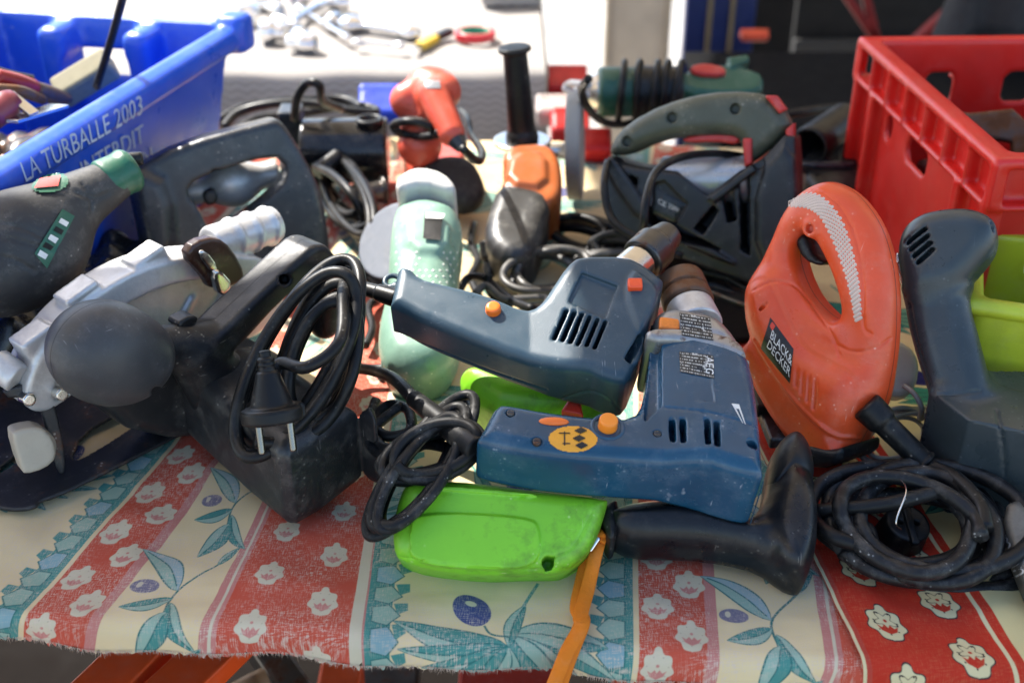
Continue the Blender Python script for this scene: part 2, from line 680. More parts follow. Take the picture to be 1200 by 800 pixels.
def mat(name, c, rough=.5, metal=0., var=.15, dust=0., dcol=(.42, .39, .34), spk=0., scr=0., bump=.15, bs=700., seam=None,
        sc_=1., spec=.5, rust=0., rcol=(.12, .05, .025), stain=0., scol=(.02, .018, .015), emboss=0.):
    m, t, b = newmat(name)
    tc = nd(t, 'ShaderNodeTexCoord').outputs['Object']

    def noise(scale, detail=5., rough_=.6, vec=None, dist=0.):
        n = nd(t, 'ShaderNodeTexNoise', i_Scale=scale * sc_, i_Detail=detail, i_Roughness=rough_, i_Distortion=dist)
        t.links.new(vec or tc, n.inputs['Vector'])
        return n.outputs[0]
    n1 = noise(16)
    colr = mixc(t, mrange(t, n1, .3, .7), tuple(x * (1 - var) for x in c), tuple(min(1, x * (1 + var)) for x in c))
    rsum = mrange(t, noise(45, 6.), .3, .7, rough - .14, rough + .06)
    if rust:
        f = mrange(t, noise(38, 5., .7), .62 - .25 * rust, .7 - .15 * rust)
        colr = mixc(t, f, colr, rcol); rsum = mth(t, 'MAXIMUM', rsum, mth(t, 'MULTIPLY', f, .8))
    if stain:
        f = mth(t, 'MULTIPLY', mrange(t, noise(22, 5., .72), .5, .72), stain)
        colr = mixc(t, f, colr, scol)
    if dust:
        f = mth(t, 'MULTIPLY', mrange(t, noise(34, 6., .78), .50, .86), dust)
        colr = mixc(t, f, colr, dcol)
        rsum = mth(t, 'ADD', rsum, mth(t, 'MULTIPLY', f, .35))
    if spk:
        v = nd(t, 'ShaderNodeTexVoronoi', i_Scale=170 * sc_)
        t.links.new(tc, v.inputs['Vector'])
        f = mth(t, 'MULTIPLY', mrange(t, v.outputs['Distance'], .10, .20, 1, 0), mrange(t, noise(33, 4.), .52, .62))
        f = mth(t, 'MULTIPLY', f, spk)
        colr = mixc(t, f, colr, tuple(min(1, x * 1.5) for x in dcol))
    if scr:
        tot = None
        for rot, sx, sy, sz in ((.6, 700, 45, 60), (-.9, 50, 760, 60)):
            mp = nd(t, 'ShaderNodeMapping')
            mp.inputs['Rotation'].default_value = (.2, .1, rot)
            mp.inputs['Scale'].default_value = (sx, sy, sz)
            t.links.new(tc, mp.inputs['Vector'])
            nn = nd(t, 'ShaderNodeTexNoise', i_Scale=1.0, i_Detail=2.)
            t.links.new(mp.outputs[0], nn.inputs['Vector'])
            f = mrange(t, nn.outputs[0], .72, .77)
            tot = f if tot is None else mth(t, 'MAXIMUM', tot, f)
        tot = mth(t, 'MULTIPLY', mth(t, 'MULTIPLY', tot, mrange(t, noise(20, 3.), .45, .65)), scr)
        colr = mixc(t, tot, colr, tuple(min(1., x * 1.35) for x in dcol))
    hgt = noise(bs, 3.)
    if seam is not None:
        ax, pos, w = seam
        sp = nd(t, 'ShaderNodeSeparateXYZ'); t.links.new(tc, sp.inputs[0])
        d = mth(t, 'ABSOLUTE', mth(t, 'SUBTRACT', sp.outputs[ax], pos))
        f = mrange(t, d, w * .5, w, 1, 0)
        colr = mixc(t, mth(t, 'MULTIPLY', f, .85), colr, tuple(x * .12 for x in c))
        hgt = mth(t, 'SUBTRACT', hgt, mth(t, 'MULTIPLY', f, 2.5))
    t.links.new(colr, b.inputs['Base Color'])
    t.links.new(rsum, b.inputs['Roughness'])
    b.inputs['Metallic'].default_value = metal
    b.inputs['Specular IOR Level'].default_value = spec
    bp = nd(t, 'ShaderNodeBump', i_Strength=bump, i_Distance=.0006)
    t.links.new(hgt, bp.inputs['Height'])
    t.links.new(bp.outputs[0], b.inputs['Normal'])
    return m

# ------------------------------------------------------------------ shared materials
M_BLACK = mat('black_plastic', (.009, .0095, .0105), .42, spec=.32, dust=.14, spk=.2, scr=.35, var=.2)
M_RUBBER = mat('black_cord_rubber', (.007, .007, .0075), .46, spec=.26, dust=.10, spk=.2, var=.2, bump=.08)
M_GREYCORD = mat('grey_cord_rubber', (.05, .047, .043), .5, dust=.4, var=.2)
M_DARK = mat('dark_steel', (.09, .085, .08), .38, metal=.85, rust=.35, dust=.1)
M_STEEL = mat('bright_steel', (.62, .6, .57), .24, metal=1., dust=.1, stain=.2)
M_CHROME = mat('chrome', (.75, .75, .76), .12, metal=1., var=.05)
M_ALU = mat('cast_aluminium', (.58, .58, .58), .46, metal=.45, stain=.4, scol=(.13, .1, .06), dust=.15, bump=.4, bs=260)
M_RUSTY = mat('rusty_steel', (.12, .08, .06), .6, metal=.5, rust=.8, rcol=(.16, .07, .03))
M_ORANGE_BTN = mat('orange_button', (.85, .17, .015), .4, var=.06, bump=.03)
M_WHITEPRINT = mat('white_print', (.75, .74, .7), .6, var=.05, stain=.3)
M_SLOT_SHADE = mat('slot_shade_black', (.008, .008, .008), .8)


# ------------------------------------------------------------------ ground, background, awnings
M_GROUND = mat('pavement', (.36, .34, .31), .85, var=.2, sc_=.15, dust=.3, bump=.3, bs=120)
g = boxo('ground', -14, 14, -6, 40, -.95, -.75, M_GROUND, bevel=0)
tag(g, 'pale pavement under the stalls', kind='structure')

m_awn, t_, b_ = newmat('awning_canvas')
b_.inputs['Base Color'].default_value = (.86, .83, .78, 1)
b_.inputs['Roughness'].default_value = .85
tr_ = nd(t_, 'ShaderNodeBsdfTranslucent'); tr_.inputs[0].default_value = (.90, .79, .62, 1)
mx_ = nd(t_, 'ShaderNodeMixShader'); mx_.inputs[0].default_value = .42
t_.links.new(b_.outputs[0], mx_.inputs[1]); t_.links.new(tr_.outputs[0], mx_.inputs[2])
t_.links.new(mx_.outputs[0], t_.nodes['Material Output'].inputs[0])
AWZ = 1.5
SH = SUN[:2] / SUN[2] * AWZ


def awning(name, label, corners):
    V = [(x, y, AWZ) for x, y in corners] + [(x, y, AWZ + .006) for x, y in corners]
    n = len(corners)
    F = [tuple(range(n))[::-1], tuple(range(n, 2 * n))] + [(i, (i + 1) % n, n + (i + 1) % n, n + i) for i in range(n)]
    o = rawmesh(name, V, F, m_awn)
    return tag(o, label, 'awning', 'awnings over the stall')


def cast(p):      # where the awning must end for its shadow to end at p on the table
    return np.array(p) + SH


# unseen awnings; edges cut and notched to place the shade and sun patches
awning('stall_awning', 'unseen cream canvas awning over the front of the stall, notched to place sun patches', [cast(p) for p in ((-2.2, .95), (-.42, .745), (-.22, .738), (-.06, .748), (-.05, .615), (.10, .60), (.10, .2), (.4, -1.4), (-2.2, -1.4))])
awning('stall_awning', 'unseen cream canvas awning over the right side of the stall, edge cut to place shade', [cast(p) for p in ((.10, .2), (.10, .60), (.14, .68), (.13, .9), (.09, 1.5), (.6, 3.2), (4.2, 3.2), (4.2, .2))])



# ------------------------------------------------------------------ printed tablecloth
TW, THT = .415, .30
IW, IH = 1100, 796


class Ras:
    def __init__(s, w, h, tw, th):
        s.a = np.zeros((h, w, 3), np.float32); s.w, s.h = w, h
        s.x = (np.arange(w) + .5) / w * tw; s.y = (np.arange(h) + .5) / h * th
        s.tw, s.th = tw, th

    def stripe(s, x0, x1, c):
        m = (s.x >= x0) & (s.x < x1); s.a[:, m] = c

    def poly(s, q, c, a=1.0):
        q = np.asarray(q, float)
        for oy in (-s.th, 0, s.th):
            for ox in (-s.tw, 0, s.tw):
                p = q + (ox, oy)
                i0, i1 = np.searchsorted(s.x, [p[:, 0].min(), p[:, 0].max()])
                j0, j1 = np.searchsorted(s.y, [p[:, 1].min(), p[:, 1].max()])
                if i1 <= i0 or j1 <= j0: continue
                d = polysdf(p, s.x[i0:i1], s.y[j0:j1]).T
                k = np.clip(.5 - d / (s.tw / s.w), 0, 1)[:, :, None] * a
                s.a[j0:j1, i0:i1] = s.a[j0:j1, i0:i1] * (1 - k) + np.array(c) * k

    def line(s, pts, w, c):
        p = catmull(np.array(pts), 8)
        d = np.gradient(p, axis=0); n = np.stack([-d[:, 1], d[:, 0]], 1); n /= np.linalg.norm(n, axis=1, keepdims=True) + 1e-9
        s.poly(np.vstack([p + n * w / 2, (p - n * w / 2)[::-1]]), c)


def leaf(r, x, y, ang, L, W, c1, c2, cl, bend=.15):
    t = np.linspace(0, 1, 14)
    wd = W / 2 * np.sin(np.pi * t ** .8) ** .9
    ca, sa = math.cos(math.radians(ang)), math.sin(math.radians(ang))

    def tf(u, v):
        v = v + bend * L * np.sin(np.pi * u / L) * .5
        return np.stack([x + u * ca - v * sa, y + u * sa + v * ca], 1)
    up_, dn = tf(t * L, wd), tf(t * L, -wd)
    md = tf(t * L, 0 * t)
    r.poly(np.vstack([tf(t * L, wd * 1.12 + .0004), tf(t * L, -wd * 1.12 - .0004)[::-1]]), cl)
    r.poly(np.vstack([up_, md[::-1]]), c1); r.poly(np.vstack([md, dn[::-1]]), c2)
    r.line(md[1:-1], .0011, cl)


def medal(r, x, y, s, cream, ink, red, crisp):
    th = np.linspace(0, 2 * np.pi, 60, endpoint=False)
    rad = .5 * (1 + .10 * np.cos(7 * th + np.pi / 2)) * np.where(np.abs(th - 1.5 * np.pi) < .35, 1 + .22 * (1 - np.abs(th - 1.5 * np.pi) / .35), 1) * np.where(np.abs(th - .5 * np.pi) < .3, 1.12, 1)
    q = np.stack([np.cos(th) * rad * .88, np.sin(th) * rad], 1)
    if crisp: r.poly(q * s * 1.12 + (x, y), ink)
    r.poly(q * s * (1.04 if crisp else 1.0) + (x, y), cream)
    th2 = np.linspace(0, 2 * np.pi, 40, endpoint=False)
    fl = np.stack([np.cos(th2), np.sin(th2)], 1) * (.17 * (1 + .35 * np.cos(5 * th2 + np.pi / 2)))[:, None]
    if crisp:
        r.poly(fl * s * 1.5 + (x, y + .1 * s), ink); r.poly(fl * s * 1.28 + (x, y + .1 * s), cream)
    ht = np.array([(-.28, -.05), (-.2, -.25), (0, -.36), (.2, -.25), (.28, -.05), (.16, -.14), (.07, -.02), (0, -.14), (-.07, -.02), (-.16, -.14)])
    r.poly(ht * s + (x, y), red)
    r.poly(np.stack([np.cos(th2), np.sin(th2)], 1) * s * .05 + (x, y + .1 * s), red)
    for k in range(7):
        a_ = k / 7 * 6.283 + .2
        r.poly(np.stack([np.cos(th2), np.sin(th2)], 1) * s * .025 + (x + .37 * s * math.cos(a_) * .85, y + .37 * s * math.sin(a_)), ink)


def make_print(name, crisp):
    r = Ras(IW, IH, TW, THT)
    if crisp:
        cream, red, teal, lt = (.62, .53, .27), (.50, .035, .018), (.02, .2, .15), (.13, .33, .2)
        ink, pink, olive, dk = (.03, .02, .03), (.45, .06, .04), (.01, .012, .10), (.01, .08, .07)
        mc = (.66, .58, .34)
    else:
        cream, red, teal, lt = (.68, .54, .31), (.50, .085, .05), (.07, .24, .21), (.27, .40, .32)
        ink, pink, olive, dk = (.42, .36, .28), (.50, .20, .17), (.055, .07, .20), (.03, .15, .14)
        mc = (.56, .50, .36)
    r.a[:] = cream
    r.stripe(0, .0195, teal); r.stripe(.0195, .0235, cream); r.stripe(.0235, .072, red)
    r.stripe(.068, .076, pink); r.stripe(.144, .150, pink); r.stripe(.150, .1525, mc); r.stripe(.1525, .156, pink)
    r.stripe(.156, .245, red); r.stripe(.245, .248 if crisp else .253, mc); r.stripe(.248 if crisp else .253, .2545, red if crisp else pink); r.stripe(.2545, .272, cream if crisp else teal)
    R_ = np.random.default_rng(3)
    for i in range(15):       # mosaics in the two borders
        y = (i + .5) * THT / 15
        for x0, sgn in (((.007, -1),) if crisp else ((.007, -1), (.266, 1))):
            a = THT / 15 * .56
            pc = np.array([(-.6 * a, -.55 * a), (.3 * a, -.8 * a), (1.0 * a, 0), (.35 * a, .8 * a), (-.6 * a, .6 * a)]) * (sgn, 1)
            r.poly(pc * 1.12 + (x0, y), dk); r.poly(pc + (x0, y), lt if i % 3 else (lt[0] * .8, lt[1] * .9, lt[2] * 1.2))
            r.poly(np.array([(.9 * a, .1 * a), (1.5 * a, .5 * a), (1.45 * a, 1.2 * a), (.6 * a, 1.0 * a)]) * (sgn, 1) + (x0, y), teal)
    s = .0235 if not crisp else .026
    for i in range(6):
        y = (i + .25) * THT / 6
        for x, dy in ((.036, 0), (.058, .5)):
            medal(r, x, y + dy * THT / 6, s, mc, ink, red if crisp else pink, crisp)
        for x, dy in ((.178, 0), (.223, .5)):
            medal(r, x, y + dy * THT / 6 + .012, s, mc, ink, red if crisp else pink, crisp)
    pale = (.30, .40, .40)
    for (cx, cy, f) in ((.106, .106, 1), (.112, .206, -1), (.108, .006, 1)):          # olive sprigs in the narrow cream band
        r.line([(cx + .012, cy - .035), (cx + .006, cy), (cx + .026, cy + .03), (cx + .03, cy + .045)], .0018, dk)
        leaf(r, cx + .006, cy + .002, 140, .060, .016, lt, pale, dk, -.2)
        leaf(r, cx + .006, cy - .006, 205, .034, .012, lt, teal, dk, .2)
        leaf(r, cx + .008, cy - .012, 305, .05, .010, lt, teal, dk, -.15)
        leaf(r, cx + .010, cy - .022, 255, .042, .017, teal, lt, dk, .1)
        leaf(r, cx + .026, cy + .03, 60, .024, .007, lt, teal, dk, .1)
        th = np.linspace(0, 6.283, 30)
        r.poly(np.stack([np.cos(th) * .010, np.sin(th) * .0075], 1) + (cx - .019, cy + .003), olive, .8)
        r.poly(np.stack([np.cos(th) * .002, np.sin(th) * .0032], 1) + (cx - .023, cy + .004), mc)
    for (cx, cy, f) in ((.352, .075, 1), (.33, .225, -1)):         # olive sprigs in the wide cream band
        r.line([(cx + .018 * f, cy + .055), (cx + .004 * f, cy + .02), (cx, cy), (cx - .004 * f, cy - .05)], .0022, teal)
        for ang, L, W in ((170, .080, .017), (184, .075, .013), (198, .062, .012), (-4, .066, .022), (-22, .082, .017), (-38, .07, .012), (-58, .062, .020), (-95, .055, .015), (215, .062, .014), (240, .05, .017), (75, .04, .010)):
            a = ang if f > 0 else 180 - ang
            leaf(r, cx, cy + (.004 if abs(ang) < 60 else -.004), a, L, W, lt, teal, dk, .12 * f)
        th = np.linspace(0, 6.283, 36)
        ox, oy = cx - .026 * f, cy + .026
        r.line([(cx, cy + .003), (cx - .012 * f, cy + .005), (cx - .017 * f, cy + .012)], .0016, dk)
        el_ = np.stack([np.cos(th) * .0125, np.sin(th) * .016], 1) @ np.array([[.85, .5 * f], [-.5 * f, .85]])
        r.poly(el_ + (ox, oy), olive); r.poly(el_ * .3 * (1, .6) + (ox - .001, oy + .006), mc)
    im = bpy.data.images.new(name, IW, IH, float_buffer=True)
    px = np.ones((IH, IW, 4), np.float32); px[:, :, :3] = r.a
    im.colorspace_settings.name = 'Linear Rec.709' if 'Linear Rec.709' in [i.name for i in bpy.types.ColorManagedInputColorspaceSettings.bl_rna.properties['name'].enum_items] else 'Non-Color'
    im.pixels.foreach_set(px.ravel())
    im.pack()
    return im


def cloth_mat(name, crisp):
    m, t, b = newmat(name)
    uv = nd(t, 'ShaderNodeTexCoord')
    im = nd(t, 'ShaderNodeTexImage', image=make_print(name + '_print', crisp), interpolation='Cubic')
    # slight wander of the print
    nz = nd(t, 'ShaderNodeTexNoise', i_Scale=30., i_Detail=2.)
    t.links.new(uv.outputs['Object'], nz.inputs['Vector'])
    t.links.new(uv.outputs['UV'], im.inputs['Vector'])
    c = im.outputs[0]
    tot = None
    for sx, sy in ((1500, 170), (170, 1500)):
        mp = nd(t, 'ShaderNodeMapping'); mp.inputs['Scale'].default_value = (sx, sy, 60)
        t.links.new(uv.outputs['Object'], mp.inputs['Vector'])
        n = nd(t, 'ShaderNodeTexNoise', i_Scale=1.0, i_Detail=3., i_Roughness=.6)
        t.links.new(mp.outputs[0], n.inputs['Vector'])
        tot = n.outputs[0] if tot is None else mth(t, 'ADD', tot, n.outputs[0])
    n2 = nd(t, 'ShaderNodeTexNoise', i_Scale=24., i_Detail=4.)
    t.links.new(uv.outputs['Object'], n2.inputs['Vector'])
    wear = mth(t, 'MULTIPLY', mrange(t, tot, .98, 1.2), mrange(t, n2.outputs[0], .30, .58))
    c = mixc(t, mth(t, 'MULTIPLY', wear, .12 if crisp else .78), c, (.62, .5, .4) if not crisp else (.6, .45, .2))
    n3 = nd(t, 'ShaderNodeTexNoise', i_Scale=9., i_Detail=5.)
    t.links.new(uv.outputs['Object'], n3.inputs['Vector'])
    c = mixc(t, mrange(t, n3.outputs[0], .4, .75, 0, .35), c, (.42, .36, .27), 'MULTIPLY')
    t.links.new(c, b.inputs['Base Color'])
    b.inputs['Roughness'].default_value = .9
    b.inputs['Specular IOR Level'].default_value = .15
    bp = nd(t, 'ShaderNodeBump', i_Strength=.25, i_Distance=.0005)
    t.links.new(tot, bp.inputs['Height']); t.links.new(bp.outputs[0], b.inputs['Normal'])
    return m


def edge_y(x):
    return .560 - .078 * x


KX = np.array([-.9, -.4, -.25, -.2, -.1, 0, .1, .2, .9]); KK = np.array([.3, .28, .24, .12, -.02, .04, .09, .12, .12])


def cloth_z(x, y):
    z = .0030 * sm_noise(x * 26, y * 26, 5, 3) + .0024 * sm_noise(x * 70, y * 22, 8, 2) + .0012 * sm_noise(x * 60, y * 140, 12, 3)
    return z


def cloth_sheet(name, xs, y_back, hang, lift, M, su, x_left=None, rag=.0015, seed=1):
    """cloth over the table top, turned down over its front edge"""
    R = np.random.default_rng(seed)
    r_e = .010
    rows = []          # distance along the cloth from the fold, positive = on the table
    ts = np.concatenate([np.linspace(y_back, .04, 110), np.linspace(.038, -.016, 16), np.linspace(-.018, -hang, 14)])
    V = np.zeros((len(ts), len(xs), 3)); UV = np.zeros((len(ts), len(xs), 2))
    hem = R.normal(0, rag, len(xs))
    for j, t0 in enumerate(ts):
        x = xs.copy() if x_left is None else xs + np.array([x_left(t0)])
        ey = edge_y(x)
        t = np.full(len(x), t0)
        if j == len(ts) - 1: t = t + hem
        q = r_e * np.pi / 2
        ang = np.clip(-t / r_e, 0, np.pi / 2 * 1.0)
        dn = np.maximum(-t - q, 0)
        top = np.maximum(t, 0)
        y = ey + top - r_e * np.sin(ang)
        z = -r_e * (1 - np.cos(ang)) - dn
        fold = np.clip((-t) / .03, 0, 1)
        wv = .003 * np.sin(x * 34 + 1) + .002 * np.sin(x * 71)
        y = y + fold * (wv - .002)
        zz = cloth_z(x, y) * np.clip((t + .02) / .04, 0, 1)
        V[j] = np.stack([x, y, z + zz + lift], 1)
        k = np.interp(x, KX, KK)
        UV[j] = su(x, t, k)
    nj, ni = V.shape[:2]
    idx = np.arange(nj * ni).reshape(nj, ni)
    F = np.stack([idx[1:, :-1], idx[1:, 1:], idx[:-1, 1:], idx[:-1, :-1]], -1).reshape(-1, 4)
    me = mesh_np(name, V.reshape(-1, 3), F)
    uv = me.uv_layers.new(name='UVMap')
    uv.data.foreach_set('uv', UV.reshape(-1, 2)[F.ravel()].astype(np.float32).ravel())
    o = obj(name, me, M)
    return o


def su_main(x, t, k):
    s = x - k * (t + .56 - .56) + .354            # teal border of the left stripe at x = -.354
    return np.stack([s / TW, (t + .079) / THT], 1)


def su_second(x, t, k):
    s = x + .10 * t - .2105 + .156 - .022
    return np.stack([s / TW, (t + .047) / THT], 1)


xs = np.linspace(-.85, .85, 620)
c1 = cloth_sheet('tablecloth', xs, .95, .027, .0, cloth_mat('worn_print_cotton', False), su_main)
tag(c1, 'faded red, cream and teal olive print cloth with frayed hem covering the stall table', 'tablecloth')
xs2 = np.linspace(0, .65, 300)
c2 = cloth_sheet('tablecloth', xs2, .62, .16, .0032, cloth_mat('fresh_print_cotton', True), su_second, x_left=lambda t: .226 - .10 * (t), rag=.0003, seed=4)
tag(c2, 'brighter red and yellow olive print cloth overlapping at the right end', 'tablecloth')

# the frayed threads along the hem
R_ = np.random.default_rng(9)
V, F = [], []
for i in range(1500):
    x = R_.uniform(-.42, .24); L = abs(R_.normal(.0022, .0014)); y = edge_y(x) - .010 + (.003 * math.sin(x * 34 + 1) + .002 * math.sin(x * 71)) - .002
    z = -.010 - (.027 - .010 * np.pi / 2) + .001; dx = R_.normal(0, .0012); w = .00022
    b_ = len(V)
    V += [(x - w, y - .0004, z + .001), (x + w, y - .0004, z + .001), (x + dx, y - .0006 + R_.normal(0, .0006), z - L)]
    F.append((b_, b_ + 1, b_ + 2))
me = bpy.data.meshes.new('fringe'); me.from_pydata(V, [], F)
fr_o = obj('fringe', me, mat('loose_thread', (.45, .34, .26), .9), c1, Matrix.Identity(4))
tag(fr_o, kind='stuff')

# table under the cloth
tb = thing('trestle_table', 'folding stall table on orange steel trestle legs under the printed cloth', 'table', (0, .95, -.75))
M_TRES = mat('orange_enamel', (.75, .085, .012), .4, dust=.15, scr=.2)
M_PLY = mat('plywood', (.3, .2, .11), .7)
Vt = [(-.85, edge_y(-.85) + .012, 0), (.85, edge_y(.85) + .012, 0), (.85, 1.5, 0), (-.85, 1.5, 0)]
rawmesh('table_top', [(x, y, -.026) for x, y, z in Vt] + [(x, y, -.006) for x, y, z in Vt], boxv(0, 1, 0, 1, 0, 1)[1], M_PLY, tb, Matrix.Identity(4))
for a_, b2 in (((100, 830), (178, 752)), ((180, 835), (262, 757))):
    p0 = PY(a_[0], a_[1], .60); p1 = PY(b2[0], b2[1], .68)
    d = p1 - p0
    bar('leg', p0 - d * 3.6, p1 + d * .15, .042, .02, M_TRES, tb, up=(0, 0, 1))
for x in (.45, .6):
    bar('leg', (x, .7, -.75), (x + .02, .8, -.03), .03, .02, M_TRES, tb)
for x in (-.5, .5):
    bar('leg', (x, 1.4, -.75), (x, 1.3, -.03), .03, .02, M_TRES, tb)

# near-black sheet put in as the shade under the table, and things stored there
M_DARK_SHEET = mat('near_black_sheet', (.010, .008, .007), .9, dust=.0, sc_=.5, spec=.05)
o = boxo('ground_shade_sheet', -1.2, 1.2, .3, 1.5, -.746, -.738, M_DARK_SHEET)
tag(o, 'near-black sheet added on the ground as the shade under the stall table', 'dark sheet')
def rodthing(name, lab, pts, r, m):
    t = thing(name, lab, 'hammer', pts[0])
    tube('shaft', pts, r, m, t, n=4, sides=12)
    d = np.array(pts[0]) - np.array(pts[1]); d /= np.linalg.norm(d); s = np.cross(d, [0, 0, 1]); s /= np.linalg.norm(s)
    bar('head', np.array(pts[0]) - s * .05, np.array(pts[0]) + s * .05, .03, .03, M_DARK, t, .004)


M_WOOD = mat('worn_wood', (.36, .2, .09), .55, dust=.3, stain=.4)
for i, (a, b2, r, lab) in enumerate((
        ((830, 795), (1010, 805), .017, 'wooden hammer shaft under the table, right of the orange strap'),
        ((330, 790), (250, 835), .015, 'wooden hammer shaft under the table, beside the second orange leg'))):
    o = rodthing('hammer', lab, [PY(a[0], a[1], .78), (PY(a[0], a[1], .78) + PY(b2[0], b2[1], .74)) / 2, PY(b2[0], b2[1], .70)], [r, r * 1.1, r], M_WOOD)
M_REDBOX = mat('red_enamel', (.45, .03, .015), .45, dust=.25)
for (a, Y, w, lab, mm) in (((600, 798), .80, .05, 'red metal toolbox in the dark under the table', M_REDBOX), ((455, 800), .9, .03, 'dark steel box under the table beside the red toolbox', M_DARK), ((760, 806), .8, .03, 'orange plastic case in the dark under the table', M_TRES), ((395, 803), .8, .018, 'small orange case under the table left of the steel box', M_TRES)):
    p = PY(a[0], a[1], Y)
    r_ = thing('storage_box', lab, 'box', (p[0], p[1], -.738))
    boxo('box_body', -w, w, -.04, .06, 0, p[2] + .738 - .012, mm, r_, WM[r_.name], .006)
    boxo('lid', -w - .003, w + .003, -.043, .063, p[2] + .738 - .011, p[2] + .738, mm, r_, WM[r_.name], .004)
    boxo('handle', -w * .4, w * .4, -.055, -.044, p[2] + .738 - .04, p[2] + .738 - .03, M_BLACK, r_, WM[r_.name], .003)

# ------------------------------------------------------------------ circular saw (left front)
M_SAWB = mat('saw_black_plastic', (.017, .0175, .019), .44, spec=.48, dust=.26, spk=.3, scr=.4, var=.25, bump=.25, bs=900)
M_SAWH = mat('saw_handle_plastic', (.011, .0115, .013), .46, spec=.32, dust=.14, spk=.3, scr=.4, seam=(2, 0.0, .0009), bump=.2)
M_PLATE = mat('worn_base_plate', (.03, .03, .033), .5, metal=.5, rust=.25, dust=.35, spk=.8, dcol=(.28, .26, .24))
M_KNOB = mat('yellowed_knob', (.42, .37, .29), .5, dust=.3, stain=.3)
fs = Fr(P(100, 440, .08), (.76, -.65, 0), (.65, .76, 0))
saw = thing('circular_saw', 'circular saw with silver cast guard and black ball knob at the left front', 'circular saw', P(180, 520, .003))
# base plate
fb = Fr(P(120, 540, .008), (0, 0, 1))
S = SDF(.0019)
S.prism(fb.poly([(-60, 540), (-40, 585), (10, 600), (44, 596), (46, 588), (66, 583), (120, 557), (215, 508), (290, 470), (250, 400), (60, 420), (-60, 470)], 0, 1), -.002, .002, .001)
S.prism(fb.poly([(82, 545), (96, 510), (150, 480), (178, 476), (160, 500), (110, 532)], 0, 1), -.01, .01, .001, op='-')
S.prism(fb.poly([(-5, 553), (24, 531), (30, 535), (4, 556)], 0, 1), -.01, .01, .001, op='-')
base = part('base_plate', S, M_PLATE, saw, fb)
# upright bracket, clamp knob and bolts
fk = Fr(P(60, 500, .05), (.55, -.75, .2))
S = SDF(.001)
S.prism(fk.poly([(38, 450), (50, 446), (60, 460), (72, 505), (78, 553), (68, 556), (58, 520), (44, 470)], 0, 1), -.002, .002, .001)
S.prism(fk.poly([(0, 455), (36, 447), (46, 455), (12, 468)], 0, 1), -.004, .004, .001)
part('bracket', S, M_PLATE, saw, fk)
S = SDF(.001)
c = fk.p3(42, 524, .012)
S.cyl(c - [0, 0, .012], c + [0, 0, .004], .0145, .0145, .002)
S.prism(fk.poly([(12, 508), (20, 502), (46, 498), (62, 512), (66, 535), (52, 548), (28, 555), (24, 548)], .018, 1), .0, .022, .003, k=.002)
part('clamp_knob', S, M_KNOB, saw, fk)
S = SDF(.0008)
for (x, y) in ((66, 459), (28, 465)):
    c = fk.p3(x, y, .002); S.cyl(c, c + [.002, 0, .011], .0052, .005, .0008)
part('bolt', S, M_STEEL, saw, fk)
S = SDF(.0012)
S.cyl(fk.p3(-6, 424, -.01), fk.p3(22, 444, .004), .012, .012, .002)
part('spindle_cap', S, M_ALU, saw, fk)
# cast guard
S = SDF(.0017)
go = [(30, 478), (34, 440), (58, 398), (100, 354), (152, 320), (205, 303), (262, 299), (322, 302), (340, 360), (300, 400), (200, 420), (120, 430), (80, 470), (50, 486)]
gi = [(62, 470), (72, 435), (104, 393), (147, 357), (200, 333), (262, 325), (318, 332), (300, 390), (200, 412), (115, 425), (78, 465)]
S.prism(fs.poly(go, 0, 2), -.036, 0, .003)
S.prism(fs.poly(gi, 0, 2), -.014, .03, .002, op='-', k=.003)
for (x, y, wx) in ((52, 400, .014), (104, 348, .015), (182, 306, .015)):     # cast lugs on the rim
    c = fs.p3(x, y + 8, -.004); t = fs.p3(x + 30, y - 14, -.004) - c; t /= np.linalg.norm(t); nn = np.array([-t[1], t[0], 0])
    S.box(c + nn * .0025 - [0, 0, .010], (wx, .0105, .011), .002, R=[t, nn, (0, 0, 1)], k=.003)
for (x, y, x2, y2) in ((190, 415, 225, 350), (222, 400, 262, 345), (250, 390, 300, 345)):
    S.caps(fs.p3(x, y, -.014), fs.p3(x2, y2, -.014), .0035, .0035, k=.003)
S.caps(fs.p3(160, 420, -.014), fs.p3(300, 350, -.014), .004, .004, k=.004)
c0, c1_ = fs.p3(245, 288, -.02), fs.p3(322, 262, -.02)
S.cyl(c0, c0 + (c1_ - c0), .0165, .0165, .003, k=.006)
for f_ in (.35, .62, .88):
    p = c0 + (c1_ - c0) * f_; S.torus(p, c1_ - c0, .0155, .0032, k=.002)
part('blade_guard', S, M_ALU, saw, fs)
S = SDF(.0012)
S.prism(fs.poly([(214, 300), (226, 282), (252, 276), (270, 290), (286, 320), (278, 332), (246, 340), (236, 322)], .012, 1), .004, .016, .003)
lev = part('depth_lever', S, mat('brown_lever', (.045, .018, .011), .35, dust=.25), saw, fs)
S = SDF(.001)
S.prism(fs.poly([(231, 297), (240, 291), (256, 312), (250, 322)], .02, 1), .016, .021, .002)
S.prism(fs.poly([(246, 318), (256, 314), (272, 332), (256, 350)], .02, 1), .014, .024, .003)
part('lever_tip', S, M_STEEL, lev, fs)
S = SDF(.002)
S.prism(fs.poly([(90, 455), (150, 425), (240, 405), (310, 395), (330, 450), (270, 500), (150, 505)], .02, 1), -.006, .045, .012)
part('gear_case', S, M_SAWB, saw, fs)
